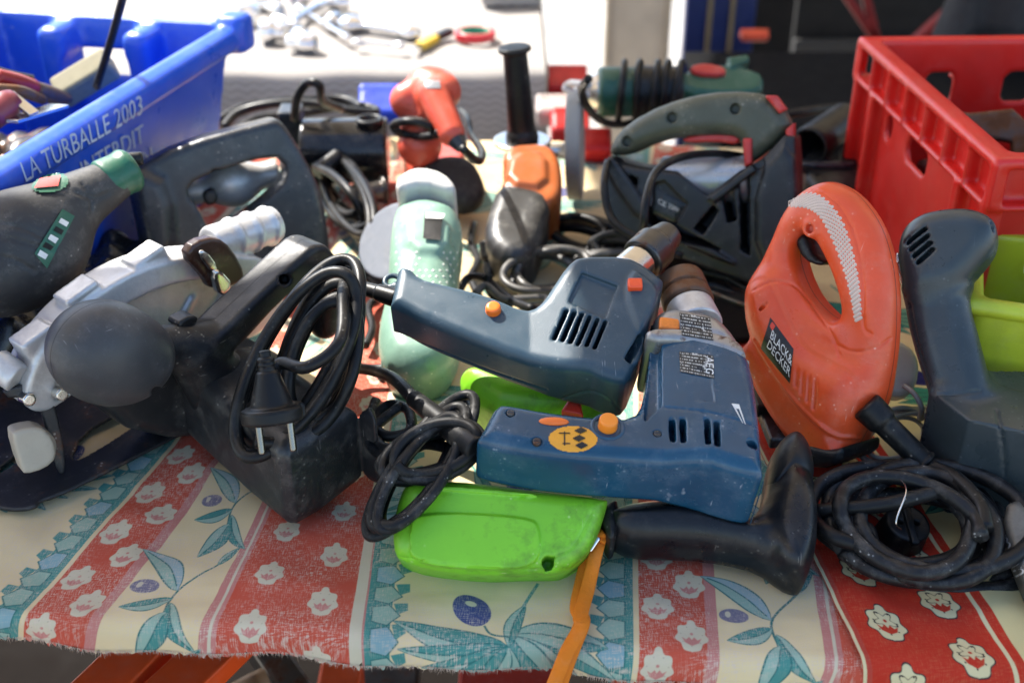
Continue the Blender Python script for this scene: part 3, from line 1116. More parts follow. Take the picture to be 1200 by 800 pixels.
# motor housing
fm = Fr(P(310, 510, .045), (0, 0, 1))
S = SDF(.0017)
S.slab(fm, [(182, 470), (205, 432), (255, 405), (310, 412), (440, 500), (440, 545), (350, 616), (330, 610)], -.038, .04, .015, 1)
S.prism(fm.poly([(302, 586), (305, 588), (384, 470), (381, 468)], .0, 0), -.06, .0395, .0003, op='-') if False else None
for i in range(6):       # cooling slots in the end face
    x, y = 352 + i * 14, 600 - i * 13
    S.build() if i == 0 else None
for i in range(6):
    h_ = S.hit(fm, [(356 + i * 13, 594 - i * 11.5)])[0]; S.caps(h_ + [0, 0, -.022], h_ + [0, 0, .010], .0021, .0021, op='-')
g0, g1 = S.hit(fm, [(298, 572), (372, 470)]); gm = S.hit(fm, [(318 , 545), (336, 520), (354, 495)])
for a_, b_ in zip([g0, *gm], [*gm, g1]): S.caps(a_, b_, .0011, .0011, op='-')
MOT = S
mot = part('motor_housing', S, M_SAWB, saw, fm)
# round knob, neck and bar handle
ball_c = P(137, 419, .125)
wb = fs.loc(ball_c)[2]
fh = Fr(ball_c, fs.n, fs.u)
S = SDF(.0014)
S.ell((0, 0, 0), (.044, .0355, .034), R=[(.93, -.36, .0), (.36, .93, 0), (0, 0, 1)])
S.ell(fh.p3(112, 402, 0), (.032, .029, .031), k=.02)
S.cyl(fh.p3(184, 459, .0), fh.p3(184, 459, .06), .0042, .0042, .0005, op='-')
part('front_knob', S, mat('grey_knob_plastic', (.044, .0445, .047), .5, spec=.4, dust=.2, spk=.15, scr=.5, dcol=(.3, .3, .31), seam=(2, .0, .0008), bump=.2), saw, fh)
S = SDF(.0016)
S.caps(fh.p3(180, 408), fh.p3(238, 398), .017, .015, k=.012)
hd = [(205, 402), (232, 372), (323, 289), (338, 276), (361, 278), (385, 291), (398, 307), (401, 328), (393, 342), (368, 338), (345, 341), (331, 350), (278, 408), (258, 418), (225, 420), (205, 415)]
S.slab(fh, hd, -.018, .018, .005, 1, k=.006)
S.caps(fh.p3(388, 325), fh.p3(380, 380, -.01), .014, .013, k=.008)
S.caps(fh.p3(225, 415), fm_ if False else fh.p3(262, 455, .0), .02, .03, k=.01)
S.cyl(fh.p3(333, 327, .0), fh.p3(333, 327, .03), .0042, .0042, .0005, op='-')
part('handle', S, M_SAWH, saw, fh)
S = SDF(.001)
S.prism(fh.poly([(203, 378), (222, 367), (232, 372), (214, 388)], .0, 1), -.012, .004, .002)
part('trigger', S, M_BLACK, saw, fh)
# cord hank over the rear of the handle, with plug
pts = loops(374, 424, 98, 40, 108, .10, .10, 7, seed=11, jit=.13, zt=.035)
pts = [(x, y, .055 + .10 * np.clip((520 - y) / 200, 0, 1) + (z - .10)) for x, y, z in pts]
ptube('power_cord', pts, .0046, M_RUBBER, saw)
pts = loops(345, 418, 118, 40, 119, .10, .10, 3, seed=5, jit=.10, zt=.02)
pts = [(x, y, .068 + .10 * np.clip((520 - y) / 200, 0, 1) + (z - .10)) for x, y, z in pts]
ptube('power_cord', pts, .0046, M_RUBBER, saw)
ptube('power_cord', [(405, 320, .15), (402, 345, .16), (398, 400, .15), (360, 430, .14), (330, 425, .135), (316, 440, .13)], .0046, M_RUBBER, saw)
M_PIN = mat('dull_nickel', (.2, .19, .17), .3, metal=1.)
fp = Fr(P(320, 480, .122), (0, -.72, .3))
d_ = fp.loc(P(322, 500, .105)) - fp.loc(P(314, 440, .138)); d_ /= np.linalg.norm(d_)
S = SDF(.0008)
c = fp.loc(P(321, 494, .108))
ex = np.array([1., .05, 0]); ex -= ex @ d_ * d_; ex /= np.linalg.norm(ex); ey_ = np.cross(d_, ex)
S.cyl(c - d_ * .011, c, .0222, .0222, .003)
S.cyl(c - d_ * .036, c - d_ * .009, .0075, .0155, .002, k=.003)
for i in range(4):
    S.torus(c - d_ * (.034 + i * .0032), d_, .0048, .0016)
S.cyl(c - d_ * .05, c - d_ * .03, .0042, .0042, .001)
for sg in (-1, 1):
    S.box(c + ex * .0222 * sg - d_ * .004, (.003, .004, .010), .001, R=[ex, ey_, d_], op='-')
plug_o = part('plug', S, M_RUBBER, saw, fp)
for sg in (-1, 1):
    S = SDF(.0007)
    S.cyl(c + ex * .011 * sg, c + ex * .011 * sg + d_ * .022, .0026, .0025, .001)
    part('plug_pin', S, M_PIN, plug_o, fp)

# ------------------------------------------------------------------ upper blue drill
M_NAVY = mat('slate_blue_plastic', (.022, .050, .073), .40, var=.1, dust=.18, spk=.3, scr=.7, dcol=(.30, .31, .32), bump=.3, bs=1500)
fd = Fr(P(620, 400, .115), (.0, -.40, .92))
ud = thing('power_drill', 'slate blue drill with pocket slot lying across the older drill', 'power drill', P(640, 440, .0))
S = SDF(.0012)
out = [(469, 314), (479, 314), (491, 327), (514, 333), (535, 338), (560, 344), (588, 354), (605, 362), (623, 365), (636, 357), (648, 340), (664, 317), (678, 307), (733, 307), (755, 318), (776, 336), (773, 358), (757, 395), (752, 420), (744, 445), (731, 480), (719, 483), (703, 478), (687, 469), (653, 465), (607, 451), (553, 429), (503, 408), (478, 394), (462, 388), (457, 374), (461, 348), (465, 326)]
S.slab(fd, out, -.023, .020, .0085, 1, zpad=.008, zc=lambda X, Y: -.0015, hz=lambda X, Y: .0215 + .006 * np.clip((X - .0) / .04, 0, 1))
# raised nose panel and grooves
S.prism(fd.poly([(740, 318), (752, 322), (772, 340), (768, 358), (752, 392), (744, 380), (733, 345)], .026, 1), .0, .0295, .004, k=.004)
S.prism(fd.poly([(682, 318), (724, 334), (710, 373), (666, 352)], .026, 0), .0222, .05, .0006, op='-')
for i in range(6):
    a_, b_ = fd.p3(664 + i * 9.2, 358 + i * 2.9, .03), fd.p3(650 + i * 9.4, 389 + i * 2.9, .03)
    a_[2] = b_[2] = .03
    for dz in (.030, .027, .024, .021, .018, .015, .012, .009, .006, .003):
        a_[2] = b_[2] = dz; S.caps(a_, b_, .0020, .0020, op='-')
for i in range(3):
    a_, b_ = fd.p3(690 + i * -2, 312 + i * 3.6, .028), fd.p3(726 + i * 0, 327 + i * 3.6, .028); a_[2] = b_[2] = .0275
    S.caps(a_, b_, .0011, .0011, op='-')
S.build(); a_, b_ = S.hit(fd, [(752, 398), (738, 420)]); nn_ = S.normal(np.array([a_, b_]))
for dz in (0, -.004, -.008, -.012): S.caps(a_ + nn_[0] * dz, b_ + nn_[1] * dz, .0042, .0036, op='-')
a2, b2_ = S.hit(fd, [(757, 398), (744, 424)]); S.caps(a2, b2_, .0018, .0022, k=.003)
groove(S, fd, [(655, 468), (690, 458), (712, 466), (726, 480)], .0007)
groove(S, fd, [(470, 392), (520, 412), (580, 436), (640, 456)], .0007)
UD = S
udb = part('body', S, M_NAVY, ud, fd)
S2 = SDF(.0008)
h_ = S.hit(fd, [(578, 364)])[0]; n_ = S.normal(h_)[0]
S2.cyl(h_ - n_ * .003, h_ + n_ * .006, .0062, .0056, .0022)
part('trigger_button', S2, M_ORANGE_BTN, ud, fd)
S2 = SDF(.0008)
h_ = S.hit(fd, [(744, 335)])[0]; n_ = S.normal(h_)[0]
S2.box(h_ + n_ * .001, (.0055, .0048, .0035), .0012)
part('direction_switch', S2, mat('red_orange_switch', (.85, .09, .02), .4), ud, fd)
# hanger loop, boot, chuck
S2 = SDF(.0009)
S2.torus(fd.p3(460, 330, -.002), (0, 0, 1), .0062, .0022)
S2.caps(fd.p3(464, 336, -.002), fd.p3(470, 345, -.002), .004, .004, k=.003)
part('hanging_loop', S2, M_NAVY, ud, fd)
S2 = SDF(.001)
a_, b_ = fd.p3(467, 350, -.002), fd.p3(414, 334, -.012)
S2.cyl(a_, a_ + (b_ - a_) * .45, .0078, .0072, .001); S2.cyl(a_ + (b_ - a_) * .4, b_, .0064, .0052, .001)
part('cord_boot', S2, M_RUBBER, ud, fd)
S2 = SDF(.0011)
a_ = fd.p3(735, 316, -.004); b_ = fd.p3(792, 300, -.022)
ax_ = (b_ - a_) / np.linalg.norm(b_ - a_)
ax_ = np.array([.62, .78, -.1]); ax_ /= np.linalg.norm(ax_)
a_ = fd.p3(742, 314, -.004)
S2.cyl(a_ - ax_ * .01, a_ + ax_ * .012, .016, .015, .002)
ring = part('gearbox_collar', S2, M_STEEL, ud, fd)
S2 = SDF(.0011)
a_ = a_ + ax_ * .012
S2.cyl(a_, a_ + ax_ * .022, .0185, .0185, .002)
for i in range(12):
    th = i / 12 * 6.283; e1 = np.cross(ax_, [0, 0, 1]); e1 /= np.linalg.norm(e1); e2 = np.cross(ax_, e1)
    p = a_ + ax_ * .024 + (e1 * math.cos(th) + e2 * math.sin(th)) * .0195
    S2.caps(p - ax_ * .003, p + ax_ * .003, .0016, .0016, op='-')
S2.cyl(a_ + ax_ * .022, a_ + ax_ * .042, .0165, .012, .002)
S2.cyl(a_ + ax_ * .03, a_ + ax_ * .06, .005, .005, .001, op='-')
part('chuck', S2, M_DARK, ud, fd)
ptube('power_cord', [(416, 335, .105), (404, 330, .12), (400, 330, .13), (404, 350, .13), (414, 378, .12)], .0045, M_RUBBER, ud)
ptube('power_cord', [(508, 412, .03), (470, 428, .02), (437, 432, .015), (412, 430, .02), (395, 440, .03)], .0042, M_RUBBER, ud)

# ------------------------------------------------------------------ lower blue drill with metal gearbox
M_BLUE = mat('glossy_blue_plastic', (.008, .055, .108), .25, var=.2, dust=.22, spk=.35, scr=1.0, dcol=(.32, .36, .40), bump=.06)
fl = Fr(P(720, 540, .088), (.05, -.24, .97))
ld = thing('power_drill', 'glossy blue drill with round yellow sticker and worn metal gearbox', 'power drill', P(740, 560, .0))
S = SDF(.0012)
out = [(583, 475), (598, 476), (640, 484), (700, 491), (742, 492), (752, 484), (757, 440), (762, 398), (800, 400), (866, 416), (878, 440), (886, 500), (890, 560), (889, 590), (880, 604), (868, 606), (838, 598), (814, 590), (770, 586), (706, 582), (647, 577), (600, 570), (565, 562), (558, 555), (558, 528), (567, 505)]
S.slab(fl, out, -.028, .022, .0105, 1, zpad=.009, hz=lambda X, Y: .025 + .007 * np.clip((X - .03) / .03, 0, 1), zc=lambda X, Y: -.003 + 0 * X)
S.prism(fl.poly([(780, 420), (834, 433), (838, 470), (780, 462)], .03, 0), .0278, .05, .0006, op='-')
S.prism(fl.poly([(770, 424), (776, 425), (776, 520), (770, 500)], .03, 0), .026, .05, .001, op='-')
S.prism(fl.poly([(756, 430), (770, 424), (770, 500), (750, 520)], .0, 0), .014, .06, .004, op='-')
for (x, y0, y1) in ((789, 487, 508), (801, 488, 511), (829, 492, 517), (840, 495, 520)):
    a_, b_ = fl.p3(x, y0, .029), fl.p3(x + 1, y1, .029); a_[2] = b_[2] = .029
    for dz in (0, -.003, -.006, -.009, -.012, -.015, -.018): S.caps(a_ + [0, 0, dz], b_ + [0, 0, dz], .0023, .0023, op='-')
for (x, y, r_) in ((598, 486, .0033), (629, 519, .0036), (879, 529, .0038), (770, 510, .003)):
    h_ = fl.p3(x, y, .02); h_[2] = .02; S.cyl(h_, h_ + [0, 0, .03], r_, r_, .0003, op='-')
groove(S, fl, [(778, 477), (830, 483), (880, 497)], .0007)
LD = S
ldb = part('body', S, M_BLUE, ld, fl)
for (x, y, r_) in ((598, 486, .0028), (629, 519, .003), (770, 510, .0027)):
    S2 = SDF(.0006); h_ = fl.p3(x, y, .02); h_[2] = .0205
    S2.cyl(h_ - [0, 0, .004], h_ + [0, 0, .002], r_, r_, .0005); S2.box(h_ + [0, 0, .002], (r_, .0005, .0008), .0002, op='-')
    part('screw', S2, M_DARK, ldb, fl)
S2 = SDF(.0008); h_ = S.hit(fl, [(712, 500)])[0]
S2.torus(h_ + [0, 0, -.0004], (0, 0, 1), .0105, .0016)
part('button_collar', S2, M_BLUE, ld, fl)
S2 = SDF(.0007)
S2.cyl(h_ - [0, 0, .003], h_ + [0, 0, .008], .0068, .0064, .0012)
part('trigger_button', S2, mat('amber_button', (.86, .25, .02), .4, var=.06), ld, fl)
S2 = SDF(.0008); h_ = S.hit(fl, [(649, 494)])[0]
S2.ell(h_, (.0105, .0035, .0028))
part('side_switch', S2, M_ORANGE_BTN, ld, fl)
m_st, t_, b_ = newmat('yellow_sticker')
u_ = nd(t_, 'ShaderNodeTexCoord').outputs['UV']
mp = nd(t_, 'ShaderNodeMapping'); mp.inputs['Scale'].default_value = (9, 9, 1); t_.links.new(u_, mp.inputs[0])
ck = nd(t_, 'ShaderNodeTexBrick'); ck.inputs['Mortar Size'].default_value = .03; ck.inputs['Brick Width'].default_value = 1.; ck.inputs['Row Height'].default_value = 1.; ck.offset = 0.
ck.inputs['Color1'].default_value = ck.inputs['Color2'].default_value = (.78, .34, .02, 1); ck.inputs['Mortar'].default_value = (.5, .2, .02, 1)
t_.links.new(mp.outputs[0], ck.inputs[0]); t_.links.new(ck.outputs[0], b_.inputs['Base Color']); b_.inputs['Roughness'].default_value = .4
rnd = lambda a, b: (a - .5) ** 2 + (b - .5) ** 2 < .25
stk = decal('sticker', S, fl, [(643, 499), (700, 500), (700, 530), (643, 529)], m_st, ld, 40, 30, .0004, rnd)
M_INK = mat('black_ink', (.006, .006, .006), .5)
for (x0, y0) in ((674, 501), (672, 510), (675, 518)):        # the three small pictograms on the sticker
    decal('pictogram', S, fl, [(x0, y0), (x0 + 14, y0), (x0 + 13, y0 + 8), (x0 - 1, y0 + 8)], M_INK, stk, 14, 8, .0008,
          lambda a, b: abs(b - .5) < .5 - .42 * abs(a - .5) * 2 or (.4 < a < .55))
decal('pictogram', S, fl, [(655, 506), (668, 506), (668, 522), (655, 522)], M_INK, stk, 16, 12, .0008, lambda a, b: abs(b - .15) < .05 or abs(a - .5) < .035 or (abs(b - .9) < .05 and a > .3))
# worn maker's badge and rating plate
m_badge, t_, b_ = newmat('worn_rating_plate')
u_ = nd(t_, 'ShaderNodeTexCoord').outputs['UV']
sp_ = nd(t_, 'ShaderNodeSeparateXYZ'); t_.links.new(u_, sp_.inputs[0])
rowf = mth(t_, 'FRACT', mth(t_, 'MULTIPLY', sp_.outputs[1], 7.))
rowi = mth(t_, 'FLOOR', mth(t_, 'MULTIPLY', sp_.outputs[1], 7.))
cb = nd(t_, 'ShaderNodeCombineXYZ'); t_.links.new(mth(t_, 'MULTIPLY', sp_.outputs[0], 26.), cb.inputs[0]); t_.links.new(mth(t_, 'MULTIPLY', rowi, 7.3), cb.inputs[1])
n_ = nd(t_, 'ShaderNodeTexNoise', i_Scale=1., i_Detail=1.); t_.links.new(cb.outputs[0], n_.inputs[0])
inkm = mth(t_, 'MULTIPLY', mrange(t_, n_.outputs[0], .47, .52), mth(t_, 'MULTIPLY', mrange(t_, rowf, .28, .34), mrange(t_, rowf, .70, .76, 1, 0)))
n2_ = nd(t_, 'ShaderNodeTexNoise', i_Scale=3.2, i_Detail=6., i_Roughness=.7); t_.links.new(u_, n2_.inputs[0])
wv = mixc(t_, mth(t_, 'MAXIMUM', mth(t_, 'MULTIPLY', inkm, .8), mrange(t_, n2_.outputs[0], .58, .62)), (.012, .012, .013), (.55, .54, .5))
t_.links.new(wv, b_.inputs['Base Color']); b_.inputs['Roughness'].default_value = .5
bdg = decal('badge', S, fl, [(796, 412), (836, 417), (837, 444), (797, 436)], m_badge, ld, 10, 8, .0005)
text_on('lettering', 'AEG', S, fl, [(836, 420), (836.5, 440), (827, 438), (826, 418)], M_WHITEPRINT, bdg, .001)
decal('sticker_remnant', S, fl, [(857, 473), (866, 474), (874, 498), (870, 496)], M_WHITEPRINT, ld, 10, 8, .0005, lambda a, b: abs(a - .5) > .22 or b < .25)
# gearbox
S2 = SDF(.0013)
S2.slab(fl, [(757, 404), (764, 382), (774, 366), (792, 362), (836, 370), (852, 384), (868, 408), (876, 440), (866, 462), (764, 440)], -.03, .028, .014, 1)
S2.prism(fl.poly([(755, 392), (800, 392), (850, 400), (868, 410), (875, 428), (838, 414), (800, 406), (757, 406)], .022, 1), -.0315, .0305, .005, k=.002)
gear = part('gearbox', S2, mat('worn_gear_alloy', (.33, .32, .31), .45, metal=.7, stain=.35, rust=.15, dust=.25, scr=.5), ld, fl)
decal('rating_plate', S2, fl, [(796, 367), (832, 373), (836, 399), (799, 393)], m_badge, gear, 10, 8, .0005)
S3 = SDF(.0009); h_ = S2.hit(fl, [(784, 382)])[0]
S3.box(h_, (.0075, .0062, .0035), .0015, R=[(.98, -.1, 0), (.1, .98, 0), (0, 0, 1)])
part('gear_selector', S3, mat('amber_selector', (.75, .2, .02), .4, stain=.5), ld, fl)
S3 = SDF(.0012)
a_ = fl.p3(814, 378, -.006); ax_ = np.array([-.13, .99, .04]); ax_ /= np.linalg.norm(ax_)
S3.cyl(a_ - ax_ * .006, a_ + ax_ * .018, .0215, .019, .002)
part('spindle_collar', S3, M_ALU, ld, fl)
S3 = SDF(.0012)
a_ = a_ + ax_ * .018
S3.cyl(a_, a_ + ax_ * .032, .021, .019, .003); S3.cyl(a_ + ax_ * .012, a_ + ax_ * .015, .03, .03, .001, op='-'); S3.cyl(a_, a_ + ax_ * .032, .0185, .017, .003)
part('chuck', S3, M_RUSTY, ld, fl)
# boot and wrapped cord
S3 = SDF(.0012)
a_, b_ = fl.loc(P(560, 528, .09)), fl.loc(P(484, 466, .085))
S3.cyl(a_, b_, .0098, .0068, .0015)
part('cord_boot', S3, M_RUBBER, ld, fl)
ptube('power_cord', [(486, 468, .085), (462, 444, .08), (436, 434, .06), (414, 432, .04), (400, 436, .035)], [.0055, .005, .0046, .0046, .0046], M_RUBBER, ld)
M_DCORD = mat('paint_flecked_cord', (.010, .010, .0105), .5, spec=.22, dust=.2, spk=.45, dcol=(.5, .49, .46), sc_=1.6)
pts = loops(492, 552, 84, 24, 126, .05, .05, 8, seed=21, jit=.12, zt=.03)
pts = [(x, y, .056 + .030 * np.clip((590 - y) / 100, -.9, 1) + (z - .05)) for x, y, z in pts]
ptube('power_cord', pts, .0040, M_DCORD, ld, sides=8)
pts = loops(508, 528, 55, 26, 160, .05, .05, 4, seed=23, jit=.15, zt=.02)
pts = [(x, y, .070 + .02 * np.clip((560 - y) / 60, -1, 1) + (z - .05)) for x, y, z in pts]
ptube('power_cord', pts, .0040, M_DCORD, ld)
ptube('power_cord', [(440, 470, .05), (436, 490, .05), (450, 510, .055), (480, 505, .06), (478, 480, .06), (455, 475, .055), (440, 495, .05), (450, 525, .055), (500, 520, .065), (545, 530, .07)], .0043, M_DCORD, ld)
ptube('power_cord', [(470, 475, .06), (440, 500, .055), (434, 520, .05), (460, 535, .055), (520, 510, .07), (550, 515, .08)], .0043, M_DCORD, ld)

# ------------------------------------------------------------------ lime green tool
M_LIME = mat('lime_plastic', (.20, .56, .022), .42, var=.08, stain=.8, scol=(.05, .11, .012), scr=.5, spk=.3, dcol=(.5, .6, .3), bump=.12)
fg = Fr(P(585, 625, .034), (-.02, -.62, .78))
lm = thing('garden_tool', 'lime green plastic tool body lying under the blue drills', 'power tool', P(590, 600, 0))
S = SDF(.0012)
S.slab(fg, [(478, 566), (500, 563), (560, 566), (640, 577), (712, 584), (710, 600), (697, 640), (684, 662), (658, 681), (640, 683), (560, 685), (505, 677), (472, 664), (463, 645), (462, 612), (470, 578)], -.04, .02, .013, 1)
S.prism(fg.poly([(488, 600), (620, 606), (634, 620), (632, 666), (560, 668), (480, 660), (478, 622)], .018, 2), .0, .0225, .0018, k=.001)
S.prism(fg.poly([(500, 568), (622, 578), (632, 583), (505, 575)], .018, 1), .0, .0215, .001)
for dx in (0,):
    a_, b_ = fg.p3(465, 651, .012), fg.p3(640, 668, .012)
S.prism(fg.poly([(462, 651), (660, 665), (660, 666.2), (462, 652.2)], .02, 0), -.05, .06, .0003, op='-') if False else None
h_ = fg.p3(642, 661, .01); S.cyl(h_ - [0, 0, .01], h_ + [0, 0, .02], .0045, .004, .0005, op='-')
groove(S, fg, [(464, 652), (520, 660), (580, 666), (645, 668)], .0008)
groove(S, fg, [(484, 602), (479, 625), (480, 652)], .0007)
groove(S, fg, [(640, 668), (652, 650), (672, 640), (694, 600)], .0008)
LM = S
lmb = part('body', S, M_LIME, lm, fg)
fg2 = Fr(P(600, 468, .045), (-.05, -.25, .95))
S = SDF(.0016)
S.slab(fg2, [(541, 440), (552, 430), (580, 428), (640, 452), (720, 475), (720, 520), (600, 530), (552, 500), (541, 470)], -.04, .028, .02, 1)
part('rear_housing', S, M_LIME, lm, fg2)
a_ = P(500, 600, .04)
for sx, sy in ((525, 560), (690, 575)):
    pass
S = SDF(.0012)
S.prism(fg2.poly([(657, 487), (668, 470), (680, 473), (684, 492)], .03, 0), .02, .036, .002)
part('lock_catch', S, mat('red_catch', (.6, .04, .02), .45), lm, fg2)

# orange strap tied to the lime tool, hanging over the table edge
M_STRAP = mat('orange_webbing', (.72, .20, .02), .85, var=.18, bump=1., bs=300, spec=.1, dust=.15)
st = thing('carrying_strap', 'orange woven strap hanging from the lime tool over the table edge', 'strap', P(690, 650, .0))


def strap(name, pts, w, th=.0016, root=None, M=None, side=(1, 0, 0)):
    c = catmull(np.array(pts), 8)
    T = np.gradient(c, axis=0); T /= np.linalg.norm(T, axis=1, keepdims=True)
    sd = np.array(side, float)[None] - (T @ np.array(side, float))[:, None] * T; sd /= np.linalg.norm(sd, axis=1, keepdims=True)
    N = np.cross(sd, T)
    prof = [(-1, 0), (-.8, 1), (-.45, .7), (-.2, 1), (.2, 1), (.45, .7), (.8, 1), (1, 0), (.8, -1), (-.8, -1)]
    V = [c[i] + sd[i] * a * w / 2 + N[i] * b * th for i in range(len(c)) for a, b in prof]
    k = len(prof)
    F = [(i * k + j, i * k + (j + 1) % k, (i + 1) * k + (j + 1) % k, (i + 1) * k + j) for i in range(len(c) - 1) for j in range(k)]
    F += [tuple(range(k))[::-1], tuple((len(c) - 1) * k + j for j in range(k))]
    off = np.array(WM[root.name].translation)
    return rawmesh(name, np.array(V) - off, F, M, root, Matrix.Translation(Vector(off)), smooth=True)


strap('webbing', [P(702, 622, .03), P(692, 645, .02), P(683, 680, .008), P(677, 712, .008), np.array([.047, .566, .007]), np.array([.040, .549, .001]), np.array([.034, .541, -.014]), np.array([.028, .538, -.04]), np.array([.018, .536, -.09])], .011, root=st, M=M_STRAP)
strap('webbing', [P(706, 620, .03), P(698, 648, .024), P(689, 688, .012), P(680, 722, .012), np.array([.046, .558, .011]), np.array([.036, .543, .002]), np.array([.028, .534, -.016]), np.array([.018, .530, -.045]), np.array([.004, .528, -.09])], .010, root=st, M=M_STRAP)
strap('webbing', [P(690, 612, .035), P(703, 626, .034), P(711, 624, .032), P(703, 634, .030)], .008, root=st, M=M_STRAP)
S = SDF(.0008); w0 = Fr(P(694, 636, .03), (-.2, -.6, .75), (.6, .75, .2))
S.box((0, 0, 0), (.0062, .0035, .002), .0008)
part('clip', S, M_CHROME, st, w0)

# ------------------------------------------------------------------ black pistol-grip tool
M_GRIP = mat('satin_black_grip', (.0055, .006, .008), .36, spec=.36, var=.2, dust=.08, spk=.12, scr=.3, bump=.12)
fgr = Fr(P(830, 620, .03), (.0, -.32, .95))
bt = thing('cordless_screwdriver', 'black pistol-grip power tool lying on the cloth below the older blue drill', 'power tool', P(830, 620, 0))
S = SDF(.0015)
S.slab(fgr, [(708, 612), (714, 598), (745, 588), (800, 584), (842, 602), (872, 610), (888, 603), (893, 585), (896, 555), (907, 528), (926, 514), (944, 525), (953, 558), (956, 600), (954, 648), (941, 690), (928, 698), (913, 692), (888, 672), (850, 662), (800, 656), (740, 656), (716, 645), (709, 630)], -.028, .026, .022, 1)
S.prism(fgr.poly([(930, 565), (952, 600), (950, 650), (935, 690), (900, 668), (900, 600)], .0, 2), .0, .030, .012, k=.006)
h_ = fgr.p3(889, 667, .018); S.cyl(h_ - [0, 0, .012], h_ + [0, 0, .03], .0038, .0038, .0004, op='-')
part('body', S, M_GRIP, bt, fgr)
S = SDF(.0015)
S.prism(fgr.poly([(893, 590), (897, 555), (908, 528), (926, 514), (944, 525), (953, 556), (948, 575), (915, 590)], 0, 2), -.029, .0275, .022)
part('nose_cap', S, M_BLACK, bt, fgr)
S = SDF(.0012)
S.prism(fgr.poly([(702, 612), (716, 598), (724, 600), (722, 640), (712, 646)], 0, 1), -.018, .018, .006)
part('end_cap', S, M_BLACK, bt, fgr)
# paint-flecked black steel rod beside it
rodm = mat('paint_flecked_black', (.012, .012, .013), .35, spk=1., dust=.3, sc_=.9, dcol=(.6, .6, .6))
rd = thing('steel_bar', 'paint-flecked black flat bar between the older blue drill and the red jigsaw', 'bar', P(900, 470, 0))
bar('shaft', P(872, 415, .03), P(915, 520, .03), .018, .010, rodm, rd, .002)
bar('clamp', P(888, 452, .036), P(902, 482, .036), .022, .012, M_BLACK, rd, .002)

# ------------------------------------------------------------------ red-orange jigsaw
M_RED = mat('red_orange_plastic', (.70, .075, .017), .40, var=.1, dust=.25, spk=.5, scr=.5, dcol=(.62, .40, .30), bump=.12, seam=(2, 0.0, .0007), stain=.2, scol=(.2, .02, .01))
fj = Fr(P(965, 390, .105), (-.70, -.64, .27), (.6, -.6, 0))
js = thing('jigsaw', 'red-orange jigsaw with speckled grip and black badge, standing on its side', 'jigsaw', P(960, 500, 0))
S = SDF(.0012)
outer = [(884, 330), (893, 305), (905, 280), (916, 252), (936, 226), (963, 213), (985, 214), (1012, 228), (1038, 262), (1052, 305), (1057, 355), (1054, 415), (1046, 455), (1030, 485), (1000, 490), (960, 470), (900, 420), (880, 370)]
hole = [(936, 292), (948, 270), (962, 274), (979, 304), (990, 332), (997, 360), (994, 374), (982, 374), (968, 362), (954, 346), (942, 320)]
S.slab(fj, outer, -.0215, .0215, .019, 2)
S.slab(fj, [(872, 345), (880, 328), (905, 315), (940, 320), (952, 345), (975, 395), (1003, 412), (1040, 425), (1044, 465), (1022, 510), (1000, 530), (968, 528), (932, 490), (900, 440), (876, 390)], -.036, .036, .028, 2, k=.012)
S.prism(fj.poly(hole, 0, 2), -.08, .08, .002, op='-', k=.014)
S.ell(fj.p3(986, 396, .045), (.020, .034, .022), R=[(.8, .6, 0), (-.6, .8, 0), (0, 0, 1)], op='-', k=.012)
S.prism(fj.poly([(905, 388), (935, 432), (962, 470), (1000, 505), (1010, 524), (985, 540), (950, 520), (915, 470), (885, 410)], .0, 1), -.03, .033, .010, k=.004)
# ribs below the badge
for i in range(4):
    a_, b_ = fj.p3(934 + i * 7, 415 + i * 9, .036), fj.p3(932 + i * 7, 452 + i * 9, .036)
    S.caps(a_, b_, .0018, .0018, op='-', k=.001)
for i in range(3):
    a_, b_ = fj.p3(885 + i * 6, 372 - i * 8, .032), fj.p3(897 + i * 5, 355 - i * 6, .034)
    S.caps(a_, b_, .0014, .0014, op='-', k=.001)
h_ = fj.p3(953, 268, .016); S.cyl(h_ - [0, 0, .02], h_ + [0, 0, .006], .0075, .0065, .002, k=.004); S.cyl(h_, h_ + [0, 0, .03], .0036, .0036, .0004, op='-')
groove(S, fj, [(884, 398), (905, 432), (938, 476), (975, 508), (1008, 512)], .0022, '+', lift=-.0006)
groove(S, fj, [(980, 404), (1000, 412), (1025, 408), (1044, 396)], .0008)
groove(S, fj, [(920, 243), (940, 224), (965, 226), (990, 250), (1006, 290), (1012, 335), (1012, 382), (1022, 392)], .0008)
groove(S, fj, [(882, 340), (905, 330), (930, 334), (948, 352)], .0012)
groove(S, fj, [(948, 352), (975, 392), (985, 420)], .0008)
JS = S
jb = part('body', S, M_RED, js, fj)
bd_b = decal('badge', S, fj, [(903, 372), (930, 409), (926, 449), (892, 408)], mat('badge_black', (.008, .008, .009), .4, stain=0, dust=.2), js, 14, 12, .0006)
for txt, q in (('BLACK&', [(905.5, 386), (929, 418), (928, 429), (903, 396)]), ('DECKER', [(902.5, 398), (927.5, 432), (926, 442), (899.5, 406)])):
    text_on('lettering', txt, S, fj, q, M_WHITEPRINT, bd_b, .0012)
decal('emblem', S, fj, [(905, 377), (909, 382), (905.5, 388), (902.5, 382)], mat('emblem_red', (.65, .05, .02), .4), bd_b, 4, 4, .0012)
